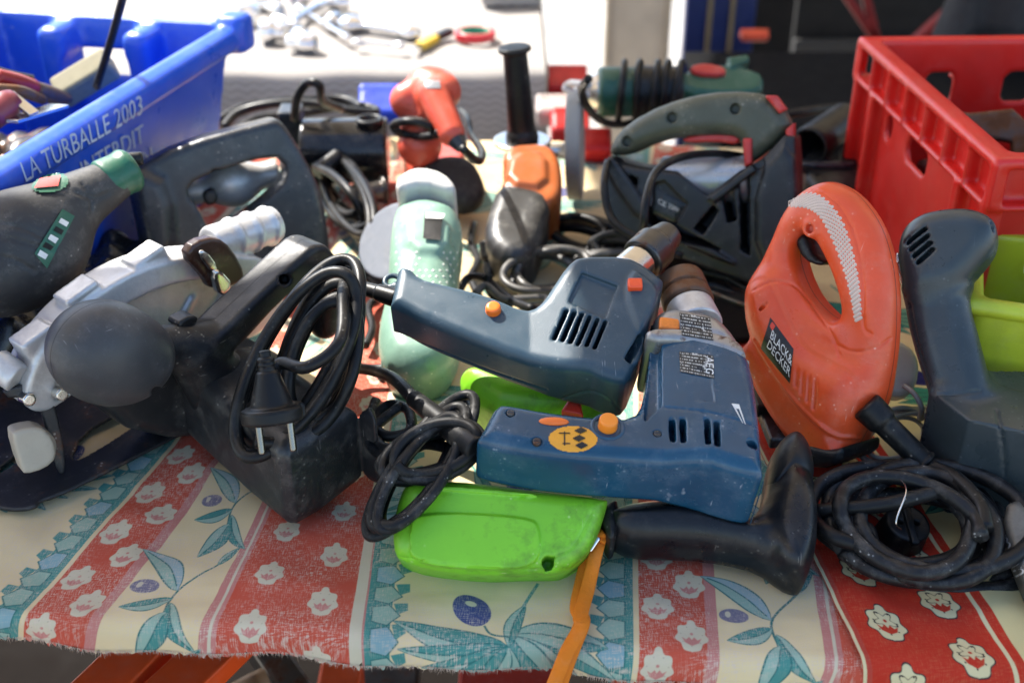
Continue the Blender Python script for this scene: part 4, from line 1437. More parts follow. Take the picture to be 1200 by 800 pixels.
# speckled grip dots
V, F = [], []
band_o = catmull(np.array([(925, 236), (945, 226), (965, 232), (985, 255), (998, 290), (1006, 330), (1009, 372)]), 8)
band_i = catmull(np.array([(925, 242), (945, 244), (960, 254), (972, 276), (984, 305), (995, 340), (1002, 376)]), 8)
cnt = 0
pts = []
for i in range(len(band_o)):
    for k_ in range(6):
        f_ = (k_ + .5 * (i % 2) + .25) / 6.2
        if i % 2 == 0 or True: pts.append(band_o[i] * (1 - f_) + band_i[i] * f_)
pts = np.array(pts)
H_ = S.hit(fj, pts); N_ = S.normal(H_)
for p, n_ in zip(H_, N_):
    e1 = np.cross(n_, [.3, .5, .8]); e1 /= np.linalg.norm(e1); e2 = np.cross(n_, e1)
    b_ = len(V)
    V += [p + (e1 * math.cos(t) + e2 * math.sin(t)) * .0015 * (1 - r_) + n_ * .0010 * r_ for r_ in (0, .45) for t in np.arange(6) * 1.0472] + [p + n_ * .0009]
    for j in range(6):
        F += [(b_ + j, b_ + (j + 1) % 6, b_ + 6 + (j + 1) % 6, b_ + 6 + j), (b_ + 6 + j, b_ + 6 + (j + 1) % 6, b_ + 12)]
dots = rawmesh('grip_dots', V, F, mat('worn_grip_dots', (.58, .45, .38), .5, dust=.4), jb, fj.M, smooth=True)
tag(dots, kind='stuff')
S2 = SDF(.001)
S2.prism(fj.poly([(938, 282), (950, 272), (955, 290), (962, 302), (974, 306), (968, 312), (948, 304)], 0, 1), -.011, .011, .004)
part('trigger', S2, M_BLACK, js, fj)
S2 = SDF(.0013)
S2.prism(fj.poly([(950, 520), (968, 512), (1000, 520), (1014, 516), (1010, 535), (985, 542), (955, 534)], .0, 1), -.03, .036, .006)
part('shoe', S2, M_BLACK, js, fj)
S2 = SDF(.0012)
h_ = fj.loc(P(1020, 480, .075)); e_ = fj.loc(P(1082, 541, .045)); d_ = (e_ - h_)
S2.cyl(h_ - d_ * .1, h_ + d_ * .25, .0125, .0115, .003); S2.cyl(h_, e_, .0095, .0088, .002, k=.003); S2.torus(e_, d_, .0085, .002)
part('cord_boot', S2, M_RUBBER, js, fj)
pts = loops(1068, 620, 98, 60, 12, .012, .034, 11, seed=31, jit=.20, zt=.04, per=14)
ptube('power_cord', [(1080, 538, .046), (1094, 548, .045), (1120, 560, .05), (1148, 590, .05), (1155, 620, .045)], .0056, M_RUBBER, js)
ptube('power_cord', pts, .0056, mat('paint_smeared_cord', (.009, .009, .010), .46, spec=.3, dust=.2, spk=.4, dcol=(.6, .58, .54), sc_=1.3), js)
ptube('power_cord', [(1010, 640, .03), (975, 628, .035), (956, 612, .03), (955, 600, .03), (975, 597, .035), (1040, 590, .045), (1100, 575, .05)], .0056, M_RUBBER, js)
ptube('power_cord', [(990, 655, .02), (1002, 625, .03), (1016, 620, .03), (1020, 640, .025), (1005, 660, .02), (995, 645, .022)], .0056, M_RUBBER, js)
ptube('wire_tie', [(1054, 560, .055), (1062, 575, .06), (1050, 610, .05), (1056, 620, .04)], .0006, M_STEEL, js, sides=6)
S2 = SDF(.0011); fpl = Fr(P(1058, 622, .014), (.1, -.3, .95))
S2.cyl((0, 0, -.012), (0, 0, .012), .0185, .016, .002); S2.cyl((.006, 0, .005), (.006, 0, .02), .0022, .0022, .0004, op='-'); S2.cyl((-.006, 0, .005), (-.006, 0, .02), .0022, .0022, .0004, op='-')
S2.box((0, -.0, .012), (.003, .02, .003), .001)
part('plug', S2, M_RUBBER, js, fpl)

# ------------------------------------------------------------------ grey-blue cordless tool
M_SLATE = mat('slate_grey_plastic', (.025, .036, .042), .36, var=.08, dust=.12, spk=.15, scr=.2, dcol=(.25, .27, .28), seam=(2, -.004, .0007), bump=.2, bs=1600)
fc = Fr(P(1120, 420, .10), (-.42, -.72, .55), (1, -.3, 0))
cd = thing('cordless_tool', 'slate grey cordless tool body with vent slots standing on its battery foot', 'cordless tool', P(1150, 560, 0))
S = SDF(.0016)
S.slab(fc, [(1052, 295), (1060, 264), (1085, 248), (1130, 243), (1158, 252), (1171, 272), (1167, 300), (1150, 322), (1136, 338), (1120, 350), (1080, 358), (1060, 340)], -.034, .03, .018, 2)
S.slab(fc, [(1060, 330), (1138, 330), (1136, 356), (1150, 405), (1168, 480), (1100, 490), (1078, 430), (1062, 370)], -.023, .022, .018, 1, k=.012)
foot = [fc.loc(P(x, y, .045)) for x, y in ((1078, 512), (1122, 548), (1236, 574), (1262, 520), (1190, 488), (1108, 488))]
upv = fc.R @ np.array([0, 0, 1.0])
pl_ = [(upv, upv @ fc.loc((0, 0, .088))), (-upv, -upv @ fc.loc((0, 0, .002)))]
for i in range(6):
    e_ = foot[(i + 1) % 6] - foot[i]; nn = np.cross(e_, upv); cen = np.mean(foot, 0)
    nn = nn if nn @ (foot[i] - cen) > 0 else -nn
    nn = nn / np.linalg.norm(nn); pl_.append((nn, nn @ foot[i]))
fo = np.array([f_ + upv * s_ for f_ in foot for s_ in (-.045, .045)])
S.planes(pl_, fo.min(0), fo.max(0), k=.010)
for i in range(4):
    a_, b_ = fc.p3(1064 + i * 4, 284 + i * 8, .028), fc.p3(1084 + i * 3, 268 + i * 8, .03)
    a_[2] = b_[2] = .0295
    S.caps(a_, b_, .0019, .0019, op='-')
    for dz in (.032, .026, .022, .018):
        a_[2] = b_[2] = dz; S.caps(a_, b_, .0023, .0023, op='-')
for i in range(2):
    a_, b_ = fc.p3(1160, 262 + i * 6, .02), fc.p3(1172, 268 + i * 6, .02); S.caps(a_, b_, .0015, .0015, op='-')
groove(S, fc, [(1066, 355), (1075, 400), (1090, 450), (1100, 462), (1150, 458)], .0007)
groove(S, fc, [(1168, 480), (1175, 520), (1178, 560)], .0007)
part('body', S, M_SLATE, cd, fc)
S2 = SDF(.0014)
S2.prism(fc.poly([(1052, 290), (1060, 318), (1072, 345), (1062, 350), (1050, 318)], -.01, 1), -.03, .0, .004)
part('nose_ring', S2, M_STEEL, cd, fc)
# white charger with pale wire
wc = thing('plug_charger', 'small cream plug-in charger with coiled thin cable between jigsaw and cordless tool', 'charger', P(1050, 480, 0))
fw_ = Fr(P(1055, 440, .055), (-.2, -.7, .6))
S2 = SDF(.0014)
S2.prism(fw_.poly([(1030, 395), (1062, 405), (1076, 425), (1072, 455), (1058, 468), (1030, 465)], 0, 1), -.02, .014, .006)
part('body', S2, mat('cream_plastic', (.5, .46, .38), .45, dust=.2), wc, fw_)
M_PALEC = mat('pale_grey_cable', (.36, .33, .30), .5, dust=.2)
ptube('cable', [(1060, 452, .06), (1072, 462, .06), (1080, 478, .05), (1078, 490, .035)], .0022, M_PALEC, wc)
ptube('cable', loops(1055, 510, 46, 24, -22, .004, .03, 7, seed=8, jit=.12, zt=.014), .0019, M_PALEC, wc, sides=6)
# grey cast bar at the right edge
gb = thing('metal_handle', 'grey cast metal handle with raised lettering at the right edge of the table', 'tool handle', P(1190, 660, 0))
fgb = Fr(P(1190, 660, .02), (-.25, -.3, .9))
S2 = SDF(.0014)
S2.prism(fgb.poly([(1172, 600), (1200, 590), (1290, 760), (1240, 770), (1185, 670)], 0, 1), -.012, .012, .006)
gbs = part('shaft', S2, mat('dull_grey_metal', (.13, .125, .11), .5, metal=.6, dust=.4), gb, fgb)
text_on('raised_lettering', 'mann', S2, fgb, [(1180, 626), (1202, 672), (1192, 676), (1172, 632)], M_ALU, gbs, .001)

# ------------------------------------------------------------------ red bottle crate
M_CRATE = mat('red_crate_plastic', (.66, .018, .012), .42, var=.1, dust=.16, scr=.35, dcol=(.45, .28, .22), bump=.15, sc_=.7)
p0, p1 = P(1005, 42, .21)[:2], P(1168, 188, .21)[:2]
ydir = (p1 - p0) / np.linalg.norm(p1 - p0)
CL = np.linalg.norm(p1 - p0)
fcr = Fr((p0[0], p0[1], 0), (0, 0, 1), (-ydir[1], ydir[0], 0))       # u to the right, -v towards the camera
CWD, HT = .30, .21
rc = thing('bottle_crate', 'red plastic crate with ribbed rim and window holes, holding old hardware', 'crate', (p0[0] + CWD / 2, p0[1] - CL / 2, 0))
S = SDF(.0034)
S.box((CWD / 2, -CL / 2, HT / 2), (CWD / 2 - .014, CL / 2 - .014, HT / 2), .008)
for z, hh in ((HT - .005, .005), (HT - .045, .003)):
    S.box((CWD / 2, -CL / 2, z), (CWD / 2, CL / 2, hh), .003)
S.box((CWD / 2, -CL / 2, HT / 2 + .006), (CWD / 2 - .020, CL / 2 - .020, HT / 2), .006, op='-')
S.box((CWD / 2, -CL / 2, .002), (CWD / 2 - .014, CL / 2 - .014, .004), .001)
for i in range(8):
    y = -.004 - i * (CL - .008) / 7
    for x in (.007, CWD - .007):
        S.box((x, y, HT - .024), (.0075, .0025, .022), .001)
for i in range(7):
    x = .004 + i * (CWD - .008) / 6
    for y in (-.007, -CL + .007):
        S.box((x, y, HT - .024), (.0025, .0075, .022), .001)
for (x, y) in ((.01, -.01), (.01, -CL + .01), (CWD - .01, -CL + .01), (CWD - .01, -.01), (.009, -.07), (.009, -CL + .07)):
    S.box((x, y, HT / 2 - .02), (.009, .006, HT / 2 - .022), .002)
# window holes
for x in (.095, .185):
    S.box((x, 0, HT - .055), (.016, .05, .017), .008, op='-')
    S.box((x, -CL, HT - .10), (.02, .05, .02), .008, op='-')
S.prism(np.array([(-.155, HT - .055), (-.255, HT - .055), (-.255, HT - .09), (-.22, HT - .1), (-.165, HT - .08)]) * [1, 1], 0, 1, op='i') if False else None
for (y, hh) in ((-.10, .009), (-.185, .028), (-.30, .009)):
    S.box((.012, y, HT - .072), (.03, hh, .012), .008, op='-')
part('crate_body', S, M_CRATE, rc, fcr)


def cw(x, y, z):        # point inside the crate
    return fcr.world((x, y, z))


def block(name, label, cat, c, hf, m, R=None, n=None, extra=None, h=.0018, rnd=.004, pn='body'):
    t = thing(name, label, cat, (c[0], c[1], c[2] - hf[2]))
    f = Fr(c, n or (0, 0, 1), R or (1, 0, 0))
    S_ = SDF(h); S_.box((0, 0, 0), hf, rnd)
    if extra: extra(S_)
    part(pn, S_, m, t, f)
    return t, f


# contents of the red crate
c = cw(.115, -.13, .13)
t = thing('iron_bracket', 'rusty iron hinge bracket sticking up in the red crate', 'bracket', c)
f = Fr(c, (-.2, -.8, .4)); S2 = SDF(.0016)
S2.prism(np.array([(-.04, .03), (.02, .035), (.035, .02), (.035, -.05), (.022, -.05), (.02, .0), (-.03, .01)]), -.008, .008, .003)
S2.ell((-.035, .015, .004), (.014, .018, .012), k=.006); part('plate', S2, M_RUSTY, t, f)
c = cw(.165, -.25, .15)
t = thing('ball_hitch', 'grey steel rounded hitch part lying in the red crate', 'metal part', c)
f = Fr(c, (0, -.3, .9)); S2 = SDF(.0018)
S2.ell((0, 0, 0), (.024, .022, .02)); S2.caps((.0, -.01, 0), (.075, -.03, -.005), .012, .010, k=.01); S2.caps((.01, .0, 0), (.09, .02, -.01), .010, .008, k=.008)
part('body', S2, M_DARK, t, f)
block('carton', 'small yellow and cream cardboard carton in the red crate', 'carton', cw(.2, -.19, .15), (.03, .022, .012), mat('cream_card', (.55, .42, .18), .8, stain=.3), n=(.1, -.5, .85))
block('steel_offcut', 'dark steel block deep in the red crate below the bracket', 'metal part', cw(.10, -.20, .06), (.06, .09, .05), M_DARK, n=(.1, .1, 1), h=.005)
block('steel_offcut', 'rusty steel lump filling the front of the red crate', 'metal part', cw(.2, -.28, .07), (.07, .07, .055), M_RUSTY, n=(-.1, .1, 1), h=.005)

for i_, (x_, y_, L_, a_, lab_, m_) in enumerate(((.12, -.2, .09, .4, 'grey steel pipe stub lying across the red crate', M_DARK), (.22, -.15, .08, 1.9, 'rusty pipe stub at the back of the red crate', M_RUSTY), (.19, -.3, .10, .9, 'bright steel rod end at the front of the red crate', M_STEEL), (.08, -.3, .08, 2.4, 'brown rusty rod along the near wall of the red crate', M_RUSTY))):
    c_ = cw(x_, y_, .125 + .008 * i_); t_k = thing('pipe_stub', lab_, 'pipe', c_)
    dd = np.array([math.cos(a_), math.sin(a_), .15]) * L_ / 2
    tube('tube', [c_ - dd, c_, c_ + dd], .011, m_, t_k, n=3, sides=14); tube('collar', [c_ - dd * .95, c_ - dd * .8, c_ - dd * .65], .014, m_, t_k, n=2, sides=14)


# ------------------------------------------------------------------ lime-yellow tray at the right edge
M_YEL = mat('yellow_green_plastic', (.45, .52, .03), .4, var=.08, dust=.2, stain=.3, scol=(.15, .17, .01))
q0 = P(1132, 350, .135)
fy = Fr((q0[0], q0[1], 0), (0, 0, 1), (.85, -.3, 0))
yt = thing('storage_tray', 'yellow-green plastic tray of tools behind the slate cordless tool', 'tray', (q0[0] + .1, q0[1], 0))
S = SDF(.0034)
S.box((.11, .07, .068), (.105, .07, .068), .01)
S.box((.11, .07, .13), (.112, .077, .006), .004)
S.box((.11, .07, .08), (.096, .062, .07), .006, op='-')
part('tray_body', S, M_YEL, yt, fy)
c = fy.world((.10, .05, .14)); t = thing('wrench', 'pale worn steel wrench standing in the yellow-green tray', 'wrench', c)
bar('shaft', c + [-.03, .03, .0], c + [.06, -.05, -.06], .022, .012, M_ALU, t, .003)
S2 = SDF(.0015); f = Fr(c + np.array([-.03, .03, .0]), (-.3, -.6, .7)); S2.cyl((0, 0, -.006), (0, 0, .006), .018, .018, .002); S2.cyl((0, 0, -.02), (0, 0, .02), .009, .009, .001, op='-')
part('ring_end', S2, M_ALU, t, f)

# ------------------------------------------------------------------ dark grey D-handle tool
M_DGREY = mat('charcoal_plastic', (.022, .025, .03), .36, dust=.14, spk=.35, scr=.3, seam=(2, .0, .0008), bump=.2)
f1 = Fr(P(270, 220, .10), (.30, -.90, .26))
dh = thing('electric_saw', 'charcoal D-handle electric saw standing behind the silver saw guard', 'electric saw', P(270, 280, 0))
S = SDF(.0019)
S.slab(f1, [(149, 206), (156, 195), (209, 166), (312, 138), (325, 139), (340, 158), (366, 204), (377, 232), (384, 275), (388, 310), (270, 330), (170, 300), (158, 245)], -.040, .020, .008, 1)
S.prism(f1.poly([(216, 224), (230, 206), (318, 179), (336, 196), (328, 218), (262, 270), (246, 274), (232, 242)], 0, 1), -.08, .08, .003, op='-', k=.003)
S.prism(f1.poly([(150, 206), (165, 195), (200, 215), (206, 300), (170, 300)], 0, 1), -.03, .03, .012, k=.008)
for i in range(4):
    a_, b_ = f1.p3(262 + i * 9, 252 - i * 5, .02), f1.p3(267 + i * 9, 250 - i * 5, .02); a_[2] = b_[2] = .022; S.caps(a_, b_, .0017, .0017, op='-')
for i in range(3):
    a_, b_ = f1.p3(338, 262 + i * 7, .02), f1.p3(352, 258 + i * 7, .02); a_[2] = b_[2] = .022; S.caps(a_, b_, .0017, .0017, op='-')
h_ = f1.p3(253, 204, .02); S.cyl(h_ - [0, 0, .008], h_ + [0, 0, .02], .0045, .0045, .0005, op='-')
part('body', S, M_DGREY, dh, f1)
S2 = SDF(.0014); S2.prism(f1.poly([(236, 226), (250, 218), (256, 232), (248, 240), (240, 238)], 0, 1), -.01, .01, .003); part('trigger', S2, M_BLACK, dh, f1)
S2 = SDF(.0018); c = f1.p3(272, 214, -.05); S2.ell(c, (.03, .026, .024)); S2.cyl(c - [.05, .01, 0], c + [.05, .01, 0], .014, .014, .003, k=.01); part('gear_cover', S2, M_ALU, dh, f1)

# ------------------------------------------------------------------ black and green polisher at the left edge
M_POL = mat('grey_black_softgrip', (.026, .026, .027), .6, dust=.3, spk=.3, var=.2, bump=.3, bs=400)
M_GREEN = mat('dark_green_plastic', (.012, .10, .055), .42, dust=.25, scr=.3)
pl = thing('polisher', 'black and green body-grip polisher pushed against the blue crate', 'polisher', P(60, 330, 0))
f2 = Fr(P(60, 280, .155), (.15, -.6, .78))
S = SDF(.002)
S.ell(f2.p3(8, 302, -.01), (.066, .048, .044), R=[(.9, .42, 0), (-.42, .9, 0), (0, 0, 1)])
S.caps(f2.p3(30, 272, 0), f2.p3(132, 212, -.01), .035, .0185, k=.02)
for q in ([(0, 252), (55, 268), (62, 285), (0, 275)],):
    S.prism(f2.poly(q, .05, 1), .04, .08, .001, op='-', k=.001)
groove(S, f2, [(-5, 262), (30, 268), (60, 284), (62, 292), (30, 284), (-5, 275)], .0011)
groove(S, f2, [(88, 225), (110, 232), (128, 226)], .0011)
groove(S, f2, [(95, 215), (105, 228), (108, 245)], .0011)
groove(S, f2, [(-5, 300), (20, 306), (40, 318)], .0011)
POL = S
part('body', S, M_POL, pl, f2)
S2 = SDF(.0018); a_, b_ = f2.p3(120, 216, -.008), f2.p3(150, 200, -.012)
S2.cyl(a_, b_, .0205, .018, .004); S2.torus(b_, b_ - a_, .0145, .005, k=.004)
part('rear_collar', S2, M_GREEN, pl, f2)
S2 = SDF(.0012); a_ = f2.p3(150, 190, -.012); S2.cyl(a_ - [.008, 0, 0], a_ + [.012, .005, 0], .007, .006, .002); part('cord_boot', S2, M_BLACK, pl, f2)
swsu = decal('switch_surround', S, f2, [(45, 208), (82, 203), (78, 226), (32, 228)], M_GREEN, pl, 24, 14, .0016, lambda a, b: (a - .5) ** 2 + (b - .5) ** 2 < .26)
decal('switch', S, f2, [(48, 213), (72, 209), (68, 221), (40, 224)], mat('faded_red', (.5, .05, .04), .5), swsu, 12, 8, .003)
vst = decal('vent_strip', S, f2, [(72, 246), (86, 254), (54, 314), (40, 297)], M_GREEN, pl, 16, 20, .002)
for i in range(5):
    k_ = (i + .5) / 5; x0, y0 = 77 - 30 * k_, 254 + 46 * k_
    decal('painted_vent_slot', S, f2, [(x0 - 4, y0 - 2), (x0 + 5, y0 + 3), (x0 + 2, y0 + 8), (x0 - 7, y0 + 3)], M_SLOT_SHADE if i % 2 else M_WHITEPRINT, vst, 3, 3, .0026)  # flat marks; the black ones paint the shade inside the slots
# black folded dust bag below it
bgm = mat('black_vinyl', (.012, .012, .013), .3, dust=.15, bump=.3, bs=60)
db = thing('dust_bag', 'crumpled black vinyl dust bag under the polisher', 'bag', P(60, 390, 0))
f3 = Fr(P(70, 375, .03), (0, 0, 1)); S2 = SDF(.003)
S2.prism(f3.poly([(-60, 360), (40, 330), (150, 290), (190, 310), (140, 360), (40, 420), (-60, 440)], 0, 2), -.03, .035, .025, zc=lambda X, Y: .006 * np.sin(X * 160 + 40 * Y) + .004 * np.sin(Y * 190 - X * 50))
part('bag', S2, bgm, db, f3)
S2 = SDF(.002); S2.cyl(f3.p3(180, 300, .01), f3.p3(150, 318, .01), .02, .02, .003); part('neck_ring', S2, M_BLACK, db, f3)

# ------------------------------------------------------------------ black motor and cable hanks behind
mo = thing('electric_motor', 'glossy black cylindrical motor with ring cap behind the charcoal saw', 'motor', P(400, 215, 0))
f4 = Fr(P(405, 177, .052), (0, 0, 1), (1, .05, 0)); S = SDF(.002)
S.cyl((-.052, 0, 0), (.053, 0, 0), .040, .040, .004); S.torus((.046, 0, 0), (1, 0, 0), .0365, .0025)
part('casing', S, mat('gloss_black', (.012, .012, .013), .18, dust=.1), mo, f4)
S = SDF(.0014); c = f4.p3(433, 141, .042); S.cyl(c - [0, 0, .012], c, .013, .013, .002); S.torus(c, (0, 0, 1), .014, .0035); S.cyl(c - [0, 0, .004], c + [0, 0, .01], .009, .009, .001, op='-'); part('ring_cap', S, M_BLACK, mo, f4)
S = SDF(.0018); c = f4.p3(342, 148, .02); S.box(c, (.014, .02, .024), .003); part('terminal_box', S, M_DGREY, mo, f4)
ptube('power_cord', [(345, 140, .09), (348, 115, .12), (360, 98, .14), (374, 100, .14), (378, 118, .11), (400, 128, .08)], .0055, M_RUBBER, mo)
ck = thing('cable_hank', 'black rubber cable hank lying behind the blue crate corner', 'cable', P(330, 150, 0))
ptube('cable', [(262, 150, .05), (280, 132, .06), (320, 122, .07), (370, 122, .07), (410, 130, .065), (442, 133, .06)], .006, M_RUBBER, ck)
ptube('cable', [(250, 146, .04), (285, 126, .05), (340, 118, .05), (400, 116, .05), (425, 126, .05)], .006, M_RUBBER, ck)
ptube('cable', [(270, 160, .03), (300, 140, .04), (350, 134, .04), (410, 124, .04), (440, 128, .04), (435, 136, .05)], .006, M_RUBBER, ck)
ch = thing('cable_hank', 'tangled black cord hank with steel fitting beside the green grinder', 'cable', P(405, 250, 0))
pts = loops(405, 228, 42, 20, 62, .02, .06, 6, seed=14, jit=.16, zt=.02)
ptube('cable', pts, .0048, M_RUBBER, ch)
ptube('cable', [(370, 195, .06), (390, 205, .07), (410, 225, .07), (425, 250, .05), (432, 262, .03)], .005, M_RUBBER, ch)
S = SDF(.0016); f5 = Fr(P(435, 225, .03), (0, 0, 1)); S.cyl((-.02, -.01, 0), (.015, .004, 0), .013, .013, .002); S.cyl((.012, .004, 0), (.017, .006, 0), .017, .017, .002); part('fitting', S, M_DARK, ch, f5)
S = SDF(.0016); f5 = Fr(P(385, 198, .055), (0, 0, 1)); S.cyl((-.012, -.012, 0), (.012, .012, .012), .010, .010, .002); part('plug', S, M_BLACK, ch, f5)

# ------------------------------------------------------------------ red body-grip polisher with black pad
M_RED2 = mat('coral_red_plastic', (.55, .075, .04), .4, dust=.3, dcol=(.6, .4, .33), scr=.3)
rp = thing('orbital_sander', 'red pistol-shaped sander with black cord wound round its neck', 'sander', P(510, 230, 0))
f6 = Fr(P(510, 140, .12), (0, -.75, .65)); S = SDF(.0018)
S.caps(f6.p3(478, 118, -.01), f6.p3(512, 103, -.01), .021, .021); S.caps(f6.p3(500, 100, -.01), f6.p3(518, 108, 0), .022, .022, k=.01)
S.prism(f6.poly([(492, 102), (520, 98), (528, 130), (520, 148), (492, 145), (487, 125)], 0, 2), -.03, .012, .01, k=.008)
S.caps(f6.p3(508, 112, .015), f6.p3(529, 156, .03), .019, .015, k=.008)
S.caps(f6.p3(497, 130, -.02), f6.p3(492, 170, -.03), .022, .026, k=.01)
rps = S
part('body', S, M_RED2, rp, f6)
decal('maker_plate', S, f6, [(498, 95), (515, 95), (516, 104), (499, 104)], mat('grey_plate', (.3, .3, .31), .4), rp, 6, 4, .0008)
S = SDF(.0012); a_, b_ = f6.p3(530, 158, .03), f6.p3(542, 174, .034); S.cyl(a_, b_, .0125, .007, .002); part('cord_boot', S, M_DGREY, rp, f6)
S = SDF(.002); f7 = Fr(P(500, 205, .03), (0, 0, 1)); S.prism(f7.poly([(470, 180), (512, 172), (548, 190), (540, 228), (505, 232), (478, 222)], 0, 1), -.028, .03, .008); part('base_housing', S, M_RED2, rp, f7)
S = SDF(.002); f7 = Fr(P(531, 216, .045), (.15, -.5, .8)); S.prism(f7.poly([(490, 212), (498, 194), (522, 186), (552, 190), (566, 215), (570, 235), (548, 248), (520, 240)], 0, 2), -.02, .016, .014); part('pad', S, mat('black_felt', (.018, .018, .019), .8, dust=.2, bump=.6, bs=300), rp, f7)
ptube('power_cord', loops(487, 152, 24, 9, 8, .09, .12, 4, seed=3, jit=.06, zt=-.03), .0048, M_RUBBER, rp)
ptube('power_cord', [(542, 174, .16), (555, 186, .14), (563, 188, .13), (564, 176, .12), (552, 158, .11), (548, 140, .11), (540, 130, .1)], .0042, M_RUBBER, rp)

# ------------------------------------------------------------------ orange and black angle grinder
M_OR = mat('burnt_orange_plastic', (.36, .085, .017), .4, dust=.2, dcol=(.4, .25, .15), stain=.35, scol=(.08, .04, .02))
og = thing('angle_grinder', 'orange and black angle grinder with upright black side handle', 'angle grinder', P(610, 270, 0))
f8 = Fr(P(615, 240, .05), (0, -.3, .95)); S = SDF(.0019)
S.prism(f8.poly([(588, 182), (598, 170), (640, 168), (655, 180), (660, 215), (655, 235), (640, 242), (600, 236), (584, 226), (594, 200)], .026, 1), -.034, .03, .010)
S.prism(f8.poly([(600, 190), (640, 188), (642, 232), (592, 226)], .02, 1), .0, .036, .006, k=.006)
part('gear_housing', S, M_OR, og, f8)
S = SDF(.0019)
S.prism(f8.poly([(582, 226), (600, 222), (640, 232), (646, 244), (636, 282), (622, 308), (592, 314), (570, 295), (567, 275), (574, 248)], .018, 1), -.034, .034, .018)
for i in range(3):
    a_, b_ = f8.p3(588 + i * -1, 247 + i * 4, .034), f8.p3(612, 250 + i * 4, .034); S.caps(a_, b_, .0015, .0015, op='-')
og_s = S
part('motor_housing', S, mat('grey_black_plastic', (.028, .028, .028), .42, dust=.4, spk=.3), og, f8)
S2 = SDF(.0012); a_, b_ = f8.p3(574, 284, .01), f8.p3(573, 325, -.01); S2.cyl(a_, a_ + (b_ - a_) * .5, .012, .0095, .002); S2.cyl(a_, b_, .0075, .006, .002); part('cord_boot', S2, M_BLACK, og, f8)
f9 = Fr(P(612, 160, .092), (0, 0, 1)); tp = f9.loc(PY(603, 58, f9.O[1])); S = SDF(.0015)
S.cyl((0, 0, 0), tp, .0165, .0135, .003); S.cyl(tp * .97, tp * 1.03, .019, .019, .003); S.cyl((0, 0, -.004), tp * .06, .02, .018, .002, k=.004)
for i in range(8):
    th = i / 8 * 6.283; e = np.array([math.cos(th), math.sin(th), 0]) * .0175; S.caps(tp * .2 + e, tp * .85 + e * .9, .002, .002, op='-')
part('side_handle', S, M_RUBBER, og, f9)
S = SDF(.0014); S.cyl((0, 0, -.008), (0, 0, -.003), .034, .034, .002); S.cyl((0, 0, -.03), (0, 0, -.004), .011, .011, .002); S.caps((.01, 0, -.02), (.05, .005, -.02), .010, .010); part('handle_flange', S, M_STEEL, og, f9)
f10 = Fr(P(674, 172, .068), (1, -.1, .05), (0, 1, 0)); S = SDF(.0018); S.cyl((0, 0, -.009), (0, 0, .009), .064, .064, .003); S.cyl((0, 0, -.02), (0, 0, .02), .011, .011, .001, op='-'); part('grinding_wheel', S, mat('grey_abrasive', (.3, .3, .29), .85, dust=.4, bump=.6, bs=500), og, f10)

# ------------------------------------------------------------------ green angle grinder
M_GG = mat('sea_green_plastic', (.19, .32, .245), .36, dust=.3, dcol=(.45, .52, .45), spk=1., var=.25, scr=.3)
gg = thing('angle_grinder', 'old sea-green angle grinder with white gear cap, its disc tilted at left', 'angle grinder', P(490, 400, 0))
f11 = Fr(P(490, 350, .055), (-.02, -.35, .93)); S = SDF(.0017)
S.slab(f11, [(462, 252), (470, 240), (495, 232), (525, 240), (538, 255), (543, 290), (536, 340), (540, 400), (536, 440), (515, 468), (488, 474), (460, 462), (446, 432), (443, 390), (455, 340), (457, 290)], -.036, .034, .027, 2)
S.prism(f11.poly([(474, 256), (528, 258), (526, 300), (480, 300)], .03, 1), .0, .038, .006, k=.008)
ggs = S
part('body', S, M_GG, gg, f11)
S = SDF(.0015); S.prism(f11.poly([(466, 246), (478, 232), (498, 227), (524, 234), (538, 250), (533, 258), (500, 248), (472, 256)], 0, 1), -.03, .04, .008); part('gear_cap', S, mat('grubby_white_alloy', (.55, .53, .49), .5, dust=.3, stain=.3), gg, f11)
dp = [(464 + i * 8 + (4 if j % 2 else 0), 296 + j * 7) for j in range(9) for i in range(10) if 460 < 464 + i * 8 < 538 and not (488 < 464 + i * 8 < 520 and j < 3)]
dots_on('grip_dots', ggs, f11, dp, .0015, mat('pale_dots', (.6, .62, .55), .5), gg)
sls = decal('slide_switch', ggs, f11, [(498, 252), (519, 253), (516, 284), (496, 282)], M_BLACK, gg, 8, 8, .003)
decal('switch_plate', ggs, f11, [(499, 253), (519, 254), (518, 260), (499, 259)], M_WHITEPRINT, sls, 4, 2, .004)
f12 = Fr(P(452, 284, .05), (-.45, -.55, .7), (1, 0, 0)); S = SDF(.0014); S.cyl((.01, -.0, -.004), (.01, -.0, .001), .043, .043, .001)
S.prism(np.array([(.022, -.1), (.1, -.1), (.1, .1), (.022, .1)]), -.05, .05, .001, op='-')
part('cutting_disc', S, mat('pale_blue_disc', (.15, .17, .21), .7, dust=.3, stain=.2, bump=.4), gg, f12)
S = SDF(.0018); S.cyl((.01, -.004, -.03), (.01, -.004, -.005), .048, .048, .003); S.prism(np.array([(.02, -.1), (.1, -.1), (.1, .1), (.02, .1)]), -.08, .05, .001, op='-'); part('disc_guard', S, M_BLACK, gg, f12)
ptube('power_cord', [(500, 405, .0), (470, 430, .004), (440, 435, .006)], .004, M_RUBBER, gg)
